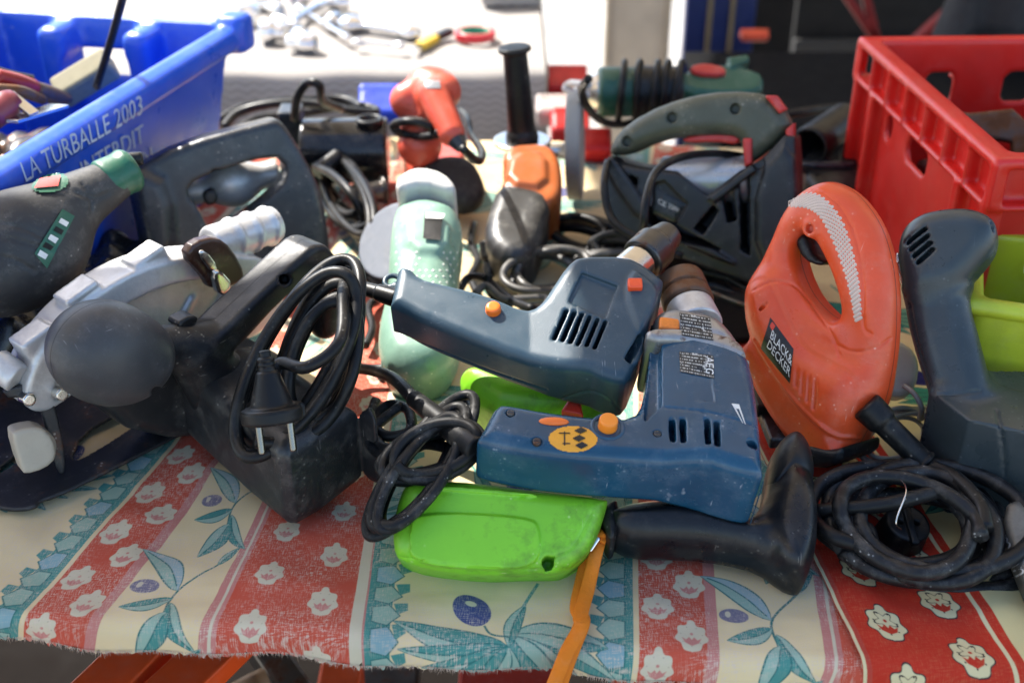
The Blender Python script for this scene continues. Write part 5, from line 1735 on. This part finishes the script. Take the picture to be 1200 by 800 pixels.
# grey cord hank between grinder and drill
hk = thing('cable_hank', 'loose grey-brown cord hank lying behind the upper blue drill', 'cable', P(650, 315, 0))
ptube('cable', loops(645, 318, 46, 22, -8, .012, .03, 5, seed=17, jit=.16, zt=.02), .0042, M_GREYCORD, hk)
ptube('cable', loops(712, 308, 36, 14, -4, .012, .03, 3, seed=19, jit=.16, zt=.015), .0042, M_GREYCORD, hk)
hk3 = thing('cable_hank', 'dark cord bundle tucked behind the drill chuck under the black jigsaw', 'cable', P(740, 300, 0))
ptube('cable', loops(742, 292, 40, 16, 10, .02, .045, 5, seed=41, jit=.2, zt=.02), .0045, M_RUBBER, hk3)
ptube('cable', [(780, 330, .01), (810, 318, .02), (850, 325, .02), (880, 340, .015), (900, 330, .02)], .005, M_RUBBER, hk3)
ptube('cable', [(790, 345, .01), (830, 335, .015), (860, 345, .012), (890, 352, .01)], .005, M_RUBBER, hk3)
hk4 = thing('cable_hank', 'black cord hank coiled between the orange grinder and the jigsaw', 'cable', P(690, 285, 0))
ptube('cable', loops(690, 278, 40, 15, 14, .010, .03, 5, seed=51, jit=.22, zt=.02), .0045, M_RUBBER, hk4)
ptube('cable', [(650, 268, .01), (672, 258, .02), (700, 262, .02), (722, 275, .015), (735, 268, .02)], .0045, M_RUBBER, hk4)
hk5 = thing('cable_hank', 'black cord snaking over the cloth between the sander pad and green grinder', 'cable', P(560, 290, 0))
ptube('cable', [(556, 262, .005), (552, 285, .008), (560, 305, .008), (552, 325, .008), (560, 345, .008)], .0042, M_RUBBER, hk5)
ptube('cable', [(448, 345, .01), (432, 360, .012), (436, 385, .012), (428, 405, .01)], .0042, M_RUBBER, hk5)
hk2 = thing('cable_hank', 'black cord loop curling between the green grinder and the upper drill', 'cable', P(580, 350, 0))
ptube('cable', [(536, 345, .02), (548, 326, .03), (565, 325, .035), (583, 338, .03), (600, 352, .03), (625, 362, .04)], .0042, M_RUBBER, hk2)
ptube('cable', [(556, 345, .03), (570, 335, .035), (590, 350, .03), (615, 350, .03), (640, 350, .03), (640, 362, .03)], .004, M_GREYCORD, hk2)
ptube('cable', [(573, 322, .04), (572, 335, .03), (580, 348, .02), (600, 360, .01)], .0045, M_RUBBER, hk2)

# ------------------------------------------------------------------ black jigsaw with olive handle
M_OLIVE = mat('olive_grip', (.062, .066, .044), .5, dust=.35, dcol=(.34, .31, .24), spk=.5, stain=.2)
M_JB = mat('dusty_black_plastic', (.010, .011, .013), .45, dust=.22, spk=.5, scr=.5, dcol=(.22, .22, .22))
bj = thing('jigsaw', 'dusty black jigsaw with olive green arched handle and red trigger', 'jigsaw', P(820, 320, 0))
f13 = Fr(P(820, 220, .10), (-.30, -.88, .30), (1, -.3, 0)); S = SDF(.0019)
S.prism(f13.poly([(712, 182), (735, 192), (800, 200), (850, 205), (890, 192), (933, 145), (938, 200), (936, 285), (926, 325), (905, 337), (860, 322), (800, 300), (735, 275), (712, 245)], 0, 1), -.050, .03, .006)
S.prism(f13.poly([(786, 196), (812, 182), (872, 196), (828, 230)], .03, 0), -.02, .08, .002, op='-')
S.prism(f13.poly([(766, 215), (778, 212), (806, 240), (792, 262), (764, 248)], .03, 0), .022, .08, .002, op='-')
S.prism(f13.poly([(726, 198), (747, 210), (747, 230), (730, 222)], .03, 0), -.02, .08, .002, op='-')
for q in ([(812, 268), (836, 240), (842, 248), (824, 276)], [(846, 232), (858, 222), (864, 258), (852, 262)]):
    S.prism(f13.poly(q, .03, 0), -.02, .08, .002, op='-')
S.prism(f13.poly([(712, 182), (723, 186), (766, 250), (860, 305), (862, 312), (755, 265), (712, 205)], .03, 1), .0, .036, .003)
S.prism(f13.poly([(884, 206), (932, 152), (937, 285), (926, 322), (884, 308)], .03, 1), .0, .0355, .008)
S.prism(f13.poly([(757, 238), (800, 268), (848, 294), (800, 284), (757, 262)], .03, 0), -.02, .08, .002, op='-')
S.prism(f13.poly([(866, 216), (878, 208), (879, 300), (868, 294)], .03, 0), -.02, .08, .002, op='-')
S.prism(f13.poly([(830, 232), (885, 190), (892, 196), (838, 238)], .03, 0), .0, .036, .002)
h_ = f13.p3(889, 192, .03); S.cyl(h_ - [0, 0, .01], h_ + [0, 0, .02], .0058, .0058, .0005, op='-')
part('body', S, M_JB, bj, f13)
S = SDF(.0016); S.cyl(f13.p3(775, 210, -.004), f13.p3(880, 210, -.004), .024, .024, .004); part('motor_window', S, mat('grey_motor_can', (.45, .45, .45), .35, metal=.5, dust=.2), bj, f13)
bjs = SDF(.003); bjs.prism(f13.poly([(764, 214), (808, 238), (792, 264), (762, 250)], .022, 0), .0, .0225, .001)
lp = part('rating_label', bjs, mat('black_label', (.01, .01, .011), .3, dust=.2), bj, f13)
for i, (tx, q) in enumerate((('4370', [(772, 214), (782, 219), (781, 224), (771, 219)]), ('CE', [(772, 232), (781, 237), (780, 243), (771, 238)]), ('220V', [(784, 238), (796, 244), (795, 249), (783, 243)]))):
    text_on('label_print', tx, bjs, f13, q, M_WHITEPRINT, lp, .0006)
S = SDF(.0017)
S.slab(f13, [(714, 182), (718, 166), (735, 146), (780, 122), (830, 109), (880, 107), (912, 116), (928, 140), (930, 152), (884, 192), (873, 190), (870, 165), (858, 158), (800, 160), (770, 168), (740, 182)], -.026, .024, .015, 1)
for (x, y) in ((788, 138), (862, 128), (735, 166)):
    h_ = f13.p3(x, y, .02); S.cyl(h_ - [0, 0, .006], h_ + [0, 0, .02], .0052, .0052, .0005, op='-')
part('handle', S, M_OLIVE, bj, f13)
M_JR = mat('dull_red_plastic', (.5, .03, .025), .45, dust=.25)
S = SDF(.0014); S.prism(f13.poly([(800, 162), (830, 155), (868, 157), (868, 170), (840, 166), (806, 168)], 0, 1), -.012, .012, .003); part('trigger', S, M_JR, bj, f13)
for q in ([(871, 162), (882, 162), (882, 192), (873, 196)], [(896, 112), (910, 112), (922, 128), (914, 134)], [(921, 152), (931, 144), (931, 160), (922, 166)]):
    S = SDF(.0014); S.prism(f13.poly(q, .02, 0), .0, .0265, .002); part('trim', S, M_JR, bj, f13)
ptube('power_cord', [(880, 185, .13), (840, 180, .14), (800, 184, .15), (770, 200, .15), (758, 230, .14), (755, 260, .12), (752, 275, .1)], .004, M_RUBBER, bj)
ptube('power_cord', [(712, 190, .13), (708, 215, .12), (712, 245, .1), (725, 265, .09), (760, 285, .08), (800, 300, .07)], .004, M_RUBBER, bj)
S = SDF(.0019); f14 = Fr(P(820, 330, .012), (0, 0, 1)); S.prism(f14.poly([(770, 315), (800, 300), (900, 330), (940, 350), (920, 375), (840, 350)], 0, 1), -.006, .004, .002); part('shoe', S, M_DARK, bj, f14)

# ------------------------------------------------------------------ green multi-tool wrapped in cord, behind
M_BG = mat('bottle_green_plastic', (.010, .085, .055), .42, dust=.2)
gt = thing('straight_grinder', 'dark green straight grinder with black cord wrapped round it', 'grinder', P(780, 150, 0))
f15 = Fr(PY(780, 112, 1.42), (0, -.5, .85)); S = SDF(.0022)
S.cyl(f15.p3(700, 108), f15.p3(800, 108), .032, .030, .006); S.prism(f15.poly([(796, 95), (850, 88), (875, 95), (892, 102), (890, 125), (850, 128), (798, 125)], 0, 1), -.026, .026, .010, k=.004)
S.prism(f15.poly([(848, 86), (872, 82), (874, 90), (852, 98)], .0, 0), -.01, .03, .003)
for i in range(6):
    a_, b_ = f15.p3(700 + i * 1, 112 + i * 4, .03), f15.p3(722, 110 + i * 4, .03); S.caps(a_, b_, .0014, .0014, op='-')
part('body', S, M_BG, gt, f15)
S = SDF(.0022); S.cyl(f15.p3(742, 108), f15.p3(798, 108), .0335, .0325, .004); part('grip_band', S, M_BLACK, gt, f15)
S = SDF(.0018); S.prism(f15.poly([(806, 84), (826, 80), (850, 86), (848, 96), (812, 94)], .02, 1), .0, .032, .004); part('switch', S, M_JR, gt, f15)
S = SDF(.0018); S.cyl(f15.p3(684, 108), f15.p3(702, 108), .018, .026, .003); S.cyl(f15.p3(672, 108), f15.p3(688, 108), .009, .012, .002); part('collet', S, M_STEEL, gt, f15)
for i, (x, sk) in enumerate(((728, 10), (748, 14), (766, 12), (780, 16), (792, 10))):
    c = f15.p3(x, 108); a_ = np.array([.95, -.12 - .02 * i, .1 * (i % 2)]); S = SDF(.002); S.torus(c, a_, .0375, .0045); part('power_cord', S, M_RUBBER, gt, f15)
gO = f15.O
ptube('power_cord', [(690, 92, .17), (682, 105, .15), (688, 125, .12), (705, 142, .08), (728, 146, .06), (750, 140, .06)], .0048, M_RUBBER, gt)
ptube('power_cord', [(690, 100, .15), (668, 98, .12), (664, 106, .11), (690, 112, .11)], .0045, mat('white_flex', (.5, .5, .5), .4), gt)

# ------------------------------------------------------------------ black hose end and second hose
ho = thing('vacuum_hose', 'black plastic hose pipe with open end beside the red crate', 'hose', P(965, 190, 0))
f16 = Fr(P(965, 155, .09), (0, -.4, .9)); S = SDF(.0018)
a_, b_ = f16.p3(948, 172, .01), f16.p3(992, 138, -.01)
S.cyl(a_, b_, .0235, .020, .003); S.cyl(a_ - (b_ - a_) * .3, a_ + (b_ - a_) * .7, .0185, .0185, .001, op='-')
part('pipe', S, M_BLACK, ho, f16)
ptube('cable', [(920, 135, .08), (950, 130, .08), (985, 126, .07), (1010, 132, .05)], .006, M_RUBBER, ho)
ptube('cable', [(950, 200, .05), (965, 188, .07), (975, 195, .06), (970, 215, .04), (955, 220, .03)], .005, M_RUBBER, ho)
dk = thing('tool_case', 'black moulded case wedged between the black jigsaw and the red crate', 'case', P(960, 215, 0))
f17 = Fr(P(955, 215, .04), (0, -.2, .95)); S = SDF(.0024); S.prism(f17.poly([(938, 190), (1000, 190), (1010, 235), (990, 250), (940, 245)], 0, 1), -.04, .03, .01); part('body', S, M_BLACK, dk, f17)
S = SDF(.0024); S.prism(f17.poly([(938, 192), (1000, 192), (1004, 198), (938, 198)], .03, 1), .02, .036, .003); part('lid_edge', S, M_DGREY, dk, f17)
# thin near-black sheet under the black jigsaw
lo_ = thing('thin_dark_sheet', 'thin dark sheet under the black jigsaw and red jigsaw nose', 'sheet', P(860, 360, 0))
f18 = Fr(P(860, 350, .008), (0, 0, 1)); S = SDF(.0018); S.prism(f18.poly([(790, 330), (900, 345), (905, 395), (860, 400), (800, 350)], 0, 0), -.003, .003, .001); part('sheet', S, M_DARK_SHEET, lo_, f18)

# ------------------------------------------------------------------ blue fish crate (left)
M_BCR = mat('blue_crate_plastic', (.014, .085, .58), .38, var=.1, dust=.2, scr=.4, dcol=(.35, .4, .5), bump=.1, sc_=.6)
HB = .205
r0, r1 = P(291, 26, HB)[:2], P(-2, 206, HB)[:2]
yd = (r1 - r0) / np.linalg.norm(r1 - r0)
fbc = Fr((r0[0], r0[1], 0), (0, 0, 1), (-yd[1], yd[0], 0))       # u right (outward), v away; crate lies at u<0, v<0
bc = thing('fish_crate', 'blue plastic fish crate with LA TURBALLE lettering on its near side', 'crate', (r0[0] - .15, r0[1] - .3, 0))
LB, WB = .66, .34
S = SDF(.0048)
k = .16


def frus(dx, z0, z1):
    x0, x1, y0, y1 = -WB + dx, 0 - dx, -LB + dx, 0 - dx
    return [((0, 0, 1), z1), ((0, 0, -1), -z0), ((1, 0, -k), x1 - k * HB), ((-1, 0, -k), -x0 - k * HB), ((0, 1, -k), y1 - k * HB), ((0, -1, -k), -y0 - k * HB)]


lo_b, hi_b = (-WB - .02, -LB - .02, 0), (.02, .02, HB)
S.planes(frus(.016, 0, HB), lo_b, hi_b)
S.box((-WB / 2, -LB / 2, HB - .013), (WB / 2, LB / 2, .013), .006, k=.006)
# moulded pillars on the inside of the end wall, raised corner
S.planes(frus(.024, .01, HB + .1), lo_b, (.02, .02, HB + .05), op='-')
for x in (-.225, -.115):
    S.box((x, -.04, HB - .05), (.018, .028, .047), .012, k=.008)
S.box((-WB / 2, -.0, HB - .05), (.045, .07, .014), .008, op='-')
S.box((-.012, -.012, HB - .01), (.018, .018, .022), .008, k=.008)
bcb = part('crate_body', S, M_BCR, bc, fbc)
M_STENCIL = mat('pale_stencil_paint', (.42, .5, .66), .6, stain=.5, scol=(.05, .12, .5))
for txt, q in (('LA TURBALLE 2003', [(22, 192), (164, 111), (166, 132), (29, 213)]), ('INTERDIT', [(92, 190), (166, 145), (168, 165), (98, 212)]), ('CESSION', [(104, 216), (176, 171), (178, 188), (108, 234)])):
    text_on('stencil_lettering', txt, S, fbc, q, M_STENCIL, bcb, .0015)


def bw(u, v, z):
    return fbc.world((u, v, z))


# contents of the blue crate
o_ = thing('pliers', 'red-handled pliers lying in the blue crate', 'pliers', bw(-.2, -.33, .13))
tube('handle', [PY(-5, 90, 1.06), PY(20, 97, 1.08), PY(40, 103, 1.1)], [.008, .009, .008], mat('red_rubber', (.3, .012, .01), .5), o_)
tube('handle', [PY(-5, 104, 1.04), PY(25, 108, 1.06), PY(50, 117, 1.1)], [.005, .006, .005], M_RUSTY, o_)
tube('jaw', [PY(40, 104, 1.1), PY(62, 112, 1.13), PY(82, 117, 1.15)], [.008, .009, .004], M_RUSTY, o_)
o_ = thing('screwdriver', 'black-handled screwdriver lying above the red pliers in the blue crate', 'screwdriver', bw(-.2, -.3, .13))
tube('handle', [PY(-12, 86, 1.10), PY(15, 94, 1.11), PY(38, 98, 1.12)], [.009, .0095, .009], M_BLACK, o_)
tube('shaft', [PY(38, 98, 1.12), PY(60, 104, 1.14), PY(80, 112, 1.16)], .003, M_DARK, o_)
c_ = PY(100, 92, 1.22)
t_o, f_ = block('old_carton', 'torn cream carton with printed side standing in the blue crate', 'carton', c_, (.034, .014, .014), mat('old_card', (.28, .25, .16), .85, stain=.5, scol=(.12, .13, .1)), R=(.85, .3, .35), n=(-.2, -.6, .7))
o_ = thing('thin_rod', 'thin black rod leaning out of the blue crate', 'rod', PY(114, 100, 1.18))
tube('shaft', [PY(113, 102, 1.18), PY(128, 55, 1.16), PY(149, -20, 1.12)], .0042, M_BLACK, o_)
o_ = thing('paint_scraper', 'maroon-handled scraper in the near end of the blue crate', 'scraper', PY(12, 122, 1.02))
tube('handle', [PY(-10, 138, 1.0), PY(6, 124, 1.02), PY(16, 118, 1.03)], [.012, .014, .011], mat('maroon_wood', (.2, .03, .04), .4), o_)
bar('blade', PY(10, 110, 1.03), PY(40, 134, 1.02), .012, .003, M_STEEL, o_, .0005)
o_ = thing('steel_ruler', 'bright steel strip lying low in the blue crate', 'ruler', PY(45, 128, 1.05))
bar('blade', PY(10, 142, 1.0), PY(70, 124, 1.08), .02, .003, M_STEEL, o_, .0005)
block('scrap_heap', 'dark jumble of old tools filling the bottom of the blue crate', 'tools', bw(-.17, -.38, .06), (.12, .22, .05), M_DARK, R=tuple(fbc.u), h=.006, rnd=.02, extra=lambda s: [s.ell((rng.uniform(-.1, .1), rng.uniform(-.2, .2), .05), (rng.uniform(.01, .03), rng.uniform(.01, .04), .02), k=.004) for _ in range(40)])

# ------------------------------------------------------------------ neighbouring stall table with pale patterned cloth
m_dam, t_, b_ = newmat('chevron_cloth')
tc_ = nd(t_, 'ShaderNodeTexCoord').outputs['Object']
sp_ = nd(t_, 'ShaderNodeSeparateXYZ'); t_.links.new(tc_, sp_.inputs[0])
zz = mth(t_, 'PINGPONG', mth(t_, 'MULTIPLY', sp_.outputs[0], 75.), 1.0)
st_ = mth(t_, 'PINGPONG', mth(t_, 'ADD', mth(t_, 'MULTIPLY', mth(t_, 'ADD', sp_.outputs[2], sp_.outputs[1]), 150.), zz), 1.0)
t_.links.new(mixc(t_, mrange(t_, st_, .35, .6), (.35, .33, .31), (.26, .24, .225)), b_.inputs['Base Color'])
b_.inputs['Roughness'].default_value = .85
bt_ = thing('market_table', 'neighbouring table covered with pale chevron cloth, strewn with chrome tools', 'table', (-.4, 2.3, -.75))
V, F = [], []
nx = 60
xs_ = np.linspace(-1.5, .055, nx)
prof = [(2.95, .0)] + [(1.86 + .02 * i, .0) for i in range(20, 0, -1)] + [(1.845, -.004), (1.838, -.012)] + [(1.835, -.02 - .02 * i) for i in range(8)]
for x in xs_:
    for j, (y, z) in enumerate(prof):
        fo = np.clip(-z / .1, 0, 1)
        V.append((x, y + fo * .012 * math.sin(x * 40) - .05 * (x + .4) * 0, z + .002 * math.sin(x * 23 + y * 31)))
m_ = len(prof)
F = [(i * m_ + j, (i + 1) * m_ + j, (i + 1) * m_ + j + 1, i * m_ + j + 1) for i in range(nx - 1) for j in range(m_ - 1)]
# side drop at the right end
b0 = len(V)
ys_ = np.linspace(2.95, 1.836, 40)
for y in ys_:
    for z in np.linspace(-.003, -.34, 8):
        V.append((.06 + .006 * math.sin(y * 40) * (-z / .2), y, z))
F += [(b0 + i * 8 + j, b0 + (i + 1) * 8 + j, b0 + (i + 1) * 8 + j + 1, b0 + i * 8 + j + 1) for i in range(39) for j in range(7)]
# front panel right part hangs lower
b0 = len(V)
for x in np.linspace(-.07, .06, 14):
    for z in np.linspace(-.14, -.36, 8):
        V.append((x, 1.832 + .01 * math.sin(x * 60), z))
F += [(b0 + i * 8 + j, b0 + (i + 1) * 8 + j, b0 + (i + 1) * 8 + j + 1, b0 + i * 8 + j + 1) for i in range(13) for j in range(7)]
rawmesh('cloth', V, F, m_dam, bt_, Matrix.Identity(4), smooth=True)
boxo('table_top', -1.5, .05, 1.85, 2.95, -.03, -.008, M_PLY, bt_, Matrix.Identity(4))
for x, y in ((.02, 1.9), (.02, 2.85), (-1.3, 1.9), (-1.3, 2.85)):
    boxo('leg', x - .02, x + .02, y - .02, y + .02, -.75, -.03, mat('maroon_paint', (.05, .012, .012), .5), bt_, Matrix.Identity(4))
o_ = boxo('display_step', -.06, .055, 2.25, 2.9, .004, .07, m_dam, None, None, .008)
tag(o_, 'cloth-covered step at the back of the chrome tool table', 'display step')
# chrome tools on it
R2 = np.random.default_rng(4)


def chrome_socket(x, y, z, r, L, ang, lab):
    t = thing('socket', lab, 'socket', (x, y, z))
    f = Fr((x, y, z + r), (0, 0, 1), (math.cos(ang), math.sin(ang), 0)); s = SDF(.0022)
    s.cyl((0, 0, 0), (L * .55, 0, 0), r, r, .003); s.cyl((L * .5, 0, 0), (L, 0, 0), r * .75, r * .7, .003, k=.004); s.cyl((-.01, 0, 0), (L * .3, 0, 0), r * .7, r * .7, .001, op='-')
    part('barrel', s, M_CHROME, t, f)


def chrome_wrench(p, q, w, lab):
    p, q = np.array(p), np.array(q)
    t = thing('ratchet_wrench', lab, 'wrench', p)
    f = Fr((p + q) / 2, (0, 0, 1), q - p); L = np.linalg.norm(q - p) / 2; s = SDF(.0024)
    s.caps((-L, 0, .012), (L, 0, .012), w * .5, w * .7); s.ell((-L, 0, .012), (w * 1.6, w * 1.5, w), k=.006); s.ell((L, 0, .012), (w * 1.3, w * 1.1, w * .8), k=.006)
    part('shaft', s, M_CHROME, t, f)


PT = lambda x, y: P(x, y, .004)
spots = [(308, 50), (330, 20), (350, 55), (372, 62), (300, 12), (322, 36), (395, 30), (345, 10), (410, 12), (290, 30)]
labs = ['front-left chrome socket beside the blue crate corner', 'chrome socket at the back left of the pale table', 'chrome socket in the middle of the pile on the pale table', 'chrome socket nearest the motor on the pale table edge', 'chrome socket farthest back near the blue crate', 'chrome socket between the front-left and back-left ones', 'chrome socket beside the long ratchet on the pale table', 'chrome socket in the back row of the pale table', 'rightmost chrome socket in the back row', 'leftmost chrome socket half hidden by the blue crate']
for (x, y), l in zip(spots, labs):
    p = PT(x, y); chrome_socket(p[0], p[1], .003, R2.uniform(.012, .02), R2.uniform(.03, .055), R2.uniform(0, 6.28), l)
chrome_wrench(PT(330, 42), PT(385, 8), .012, 'long chrome ratchet lying across the sockets')
chrome_wrench(PT(412, 36), PT(482, 46), .016, 'thick chrome ratchet lying in front of the folding knife')
chrome_wrench(PT(352, 18), PT(408, 52), .007, 'thin chrome spanner under the long ratchet')
chrome_wrench(PT(420, 58), PT(470, 62), .007, 'thin flat spanner at the table edge below the thick ratchet')
t = thing('utility_knife', 'yellow and black utility knife on the pale table', 'knife', PT(510, 50))
bar('grip', PT(510, 50) + [0, 0, .008], PT(528, 42) + [0, 0, .008], .018, .014, M_BLACK, t, .004)
bar('slider_body', PT(492, 60) + [0, 0, .008], PT(510, 50) + [0, 0, .008], .02, .013, mat('yellow_plastic', (.65, .42, .02), .45), t, .003)
bar('blade', PT(484, 64) + [0, 0, .008], PT(492, 60) + [0, 0, .008], .012, .002, M_STEEL, t, .0003)
t = thing('tape_roll', 'roll of red tape with green core on the pale table', 'tape', PT(557, 46))
f = Fr(PT(557, 46) + np.array([0, 0, .008]), (0, 0, 1)); s = SDF(.002); s.cyl((0, 0, -.008), (0, 0, .008), .036, .036, .002); s.cyl((0, 0, -.02), (0, 0, .02), .028, .028, .001, op='-'); part('tape', s, mat('red_tape', (.55, .02, .03), .35), t, f)
s = SDF(.0016); s.cyl((0, 0, -.0075), (0, 0, .0075), .028, .028, .001); s.cyl((0, 0, -.02), (0, 0, .02), .0235, .0235, .001, op='-'); part('core', s, mat('green_core', (.02, .25, .15), .5), t, f)

# small bright packets behind the tools
def packet(x, y, Y, hf, c, lab, n=(0, -.5, .8), cat='packet'):
    p = PY(x, y, Y)
    t = thing('packet', lab, cat, (p[0], p[1], p[2] - hf[2]))
    f = Fr(p, n); s = SDF(.003); s.box((0, 0, 0), hf, .008); s.box((0, hf[1] * .7, 0), (hf[0] * 1.02, hf[1] * .25, hf[2] * 1.06), .006)
    part('wrapper', s, mat('packet_' + lab.split()[0], c, .4, var=.3, sc_=1.5), t, f)


packet(448, 122, 1.66, (.035, .03, .015), (.02, .06, .5), 'blue and white packet on the ground cloth behind the motor')
packet(664, 100, 2.2, (.04, .03, .03), (.6, .015, .02), 'scarlet bag hanging low behind the grinding wheel')
packet(650, 130, 1.75, (.03, .02, .02), (.6, .5, .45), 'whitish packet behind the grinder handle')
packet(697, 172, 1.44, (.022, .02, .018), (.55, .015, .015), 'crimson cap lying right of the grinding wheel')
packet(668, 148, 1.7, (.03, .025, .02), (.5, .02, .02), 'wine-red packet right of the whitish packet')

# ------------------------------------------------------------------ boards, and dark filler shapes for the deep shade, behind on the right
bd = thing('wall_board', 'upright cream painted board behind the stall', 'board', (.42, 3.2, -.75))
p = PY(706, 95, 3.2); q = PY(782, 95, 3.2)
boxo('panel', p[0], q[0], 3.2, 3.23, -.75, .5, mat('cream_board', (.55, .48, .38), .7, var=.1), bd, Matrix.Identity(4), .004)
for x in (p[0] + .005, q[0] - .02):
    boxo('edge_strip', x, x + .014, 3.192, 3.199, -.75, .5, mat('tan_strip', (.42, .35, .26), .7), bd, Matrix.Identity(4), .002)
M_DB = mat('navy_door_paint', (.010, .020, .10), .5)
dr = thing('painted_door', 'dark navy panelled door leaning behind the stall', 'door', (.55, 2.7, -.75))
p = PY(800, 70, 2.7); q = PY(880, 70, 2.7)
boxo('panel', p[0], q[0], 2.7, 2.74, -.75, .5, M_DB, dr, Matrix.Identity(4), .004)
for fx in (.3, .62):
    x = p[0] + (q[0] - p[0]) * fx
    boxo('moulding', x, x + .012, 2.692, 2.699, -.75, .45, mat('dull_gilt', (.2, .15, .08), .5), dr, Matrix.Identity(4), .002)
M_FILLER = mat('dark_filler_black', (.004, .004, .0045), .9, spec=.1)
bs_ = thing('dark_filler_box', 'low black box added to fill the dark area behind the jigsaws', 'table', (.9, 2.1, -.75))  # black box added to fill the shaded area behind the jigsaws
V, F = boxv(.36, 2.2, 1.85, 2.30, -.75, -.11)
rawmesh('filler_body', V, F, M_FILLER, bs_, Matrix.Identity(4), bevel=.02)
boxo('filler_edge', .35, 2.21, 1.84, 2.31, -.114, -.10, M_FILLER, bs_, Matrix.Identity(4), .004)
wl = thing('dark_backdrop', 'near-black sheet added as the deep shade behind the right side of the stall', 'dark sheet', (2.2, 4.2, -.75))  # added backdrop, coloured near black to stand for the deep shade
V, F = [], []
for i in range(80):
    x = .75 + i * .06
    for z in (-.75, 2.2):
        V.append((x, 4.2 + .05 * math.sin(x * 9), z))
F = [(2 * i, 2 * i + 2, 2 * i + 3, 2 * i + 1) for i in range(79)]
rawmesh('sheet', V, F, mat('backdrop_charcoal', (.006, .006, .007), .7, spec=.1), wl, Matrix.Identity(4), smooth=True)
tr2 = thing('red_trestle', 'dark red crossed steel trestle standing behind the crate', 'trestle', (1.2, 3.0, -.75))
M_RT = mat('dark_red_paint', (.22, .015, .012), .5)
for a_, b_ in (((975, -30), (1035, 60)), ((1010, -20), (1030, 60)), ((1125, 0), (1060, 60))):
    bar('leg', PY(a_[0], a_[1], 2.9), PY(b_[0], b_[1], 2.9), .03, .02, M_RT, tr2)
bar('top_rail', PY(960, -30, 2.9), PY(1140, -30, 2.9), .04, .03, M_RT, tr2)
gp = thing('grey_board', 'grey board leaning behind the red trestle', 'board', (1.2, 3.3, -.75))
p = PY(930, 45, 3.3); q = PY(1120, 45, 3.3)
boxo('panel', p[0], q[0], 3.3, 3.33, -.75, .4, mat('grey_board_paint', (.02, .02, .02), .8, spec=.1), gp, Matrix.Identity(4), .003)
boxo('batten', p[0], q[0], 3.28, 3.299, p[2] - .06, p[2], mat('dark_batten', (.03, .03, .03), .7), gp, Matrix.Identity(4), .003)
packet(884, 42, 2.4, (.03, .012, .01), (.6, .06, .02), 'orange small handle in the dark behind the stall')
cl = thing('hanging_clothes', 'dark clothes with a lilac sleeve hanging at the upper right', 'clothes', (1.1, 2.3, -.75))
f = Fr(PY(1160, 10, 2.2), (0, -1, 0)); s = SDF(.005)
s.prism(np.array([(-.1, -.06), (.15, -.06), (.16, .14), (-.06, .14)]), -.06, .06, .05, zc=lambda X, Y: .015 * np.sin(X * 60)); coat_o = part('coat', s, mat('dark_wool', (.02, .019, .022), .9), cl, f)
s = SDF(.004); s.caps((.03, .06, .05), (.12, .0, .06), .03, .03); part('sleeve', s, mat('lilac_cotton', (.14, .10, .18), .8), coat_o, f)
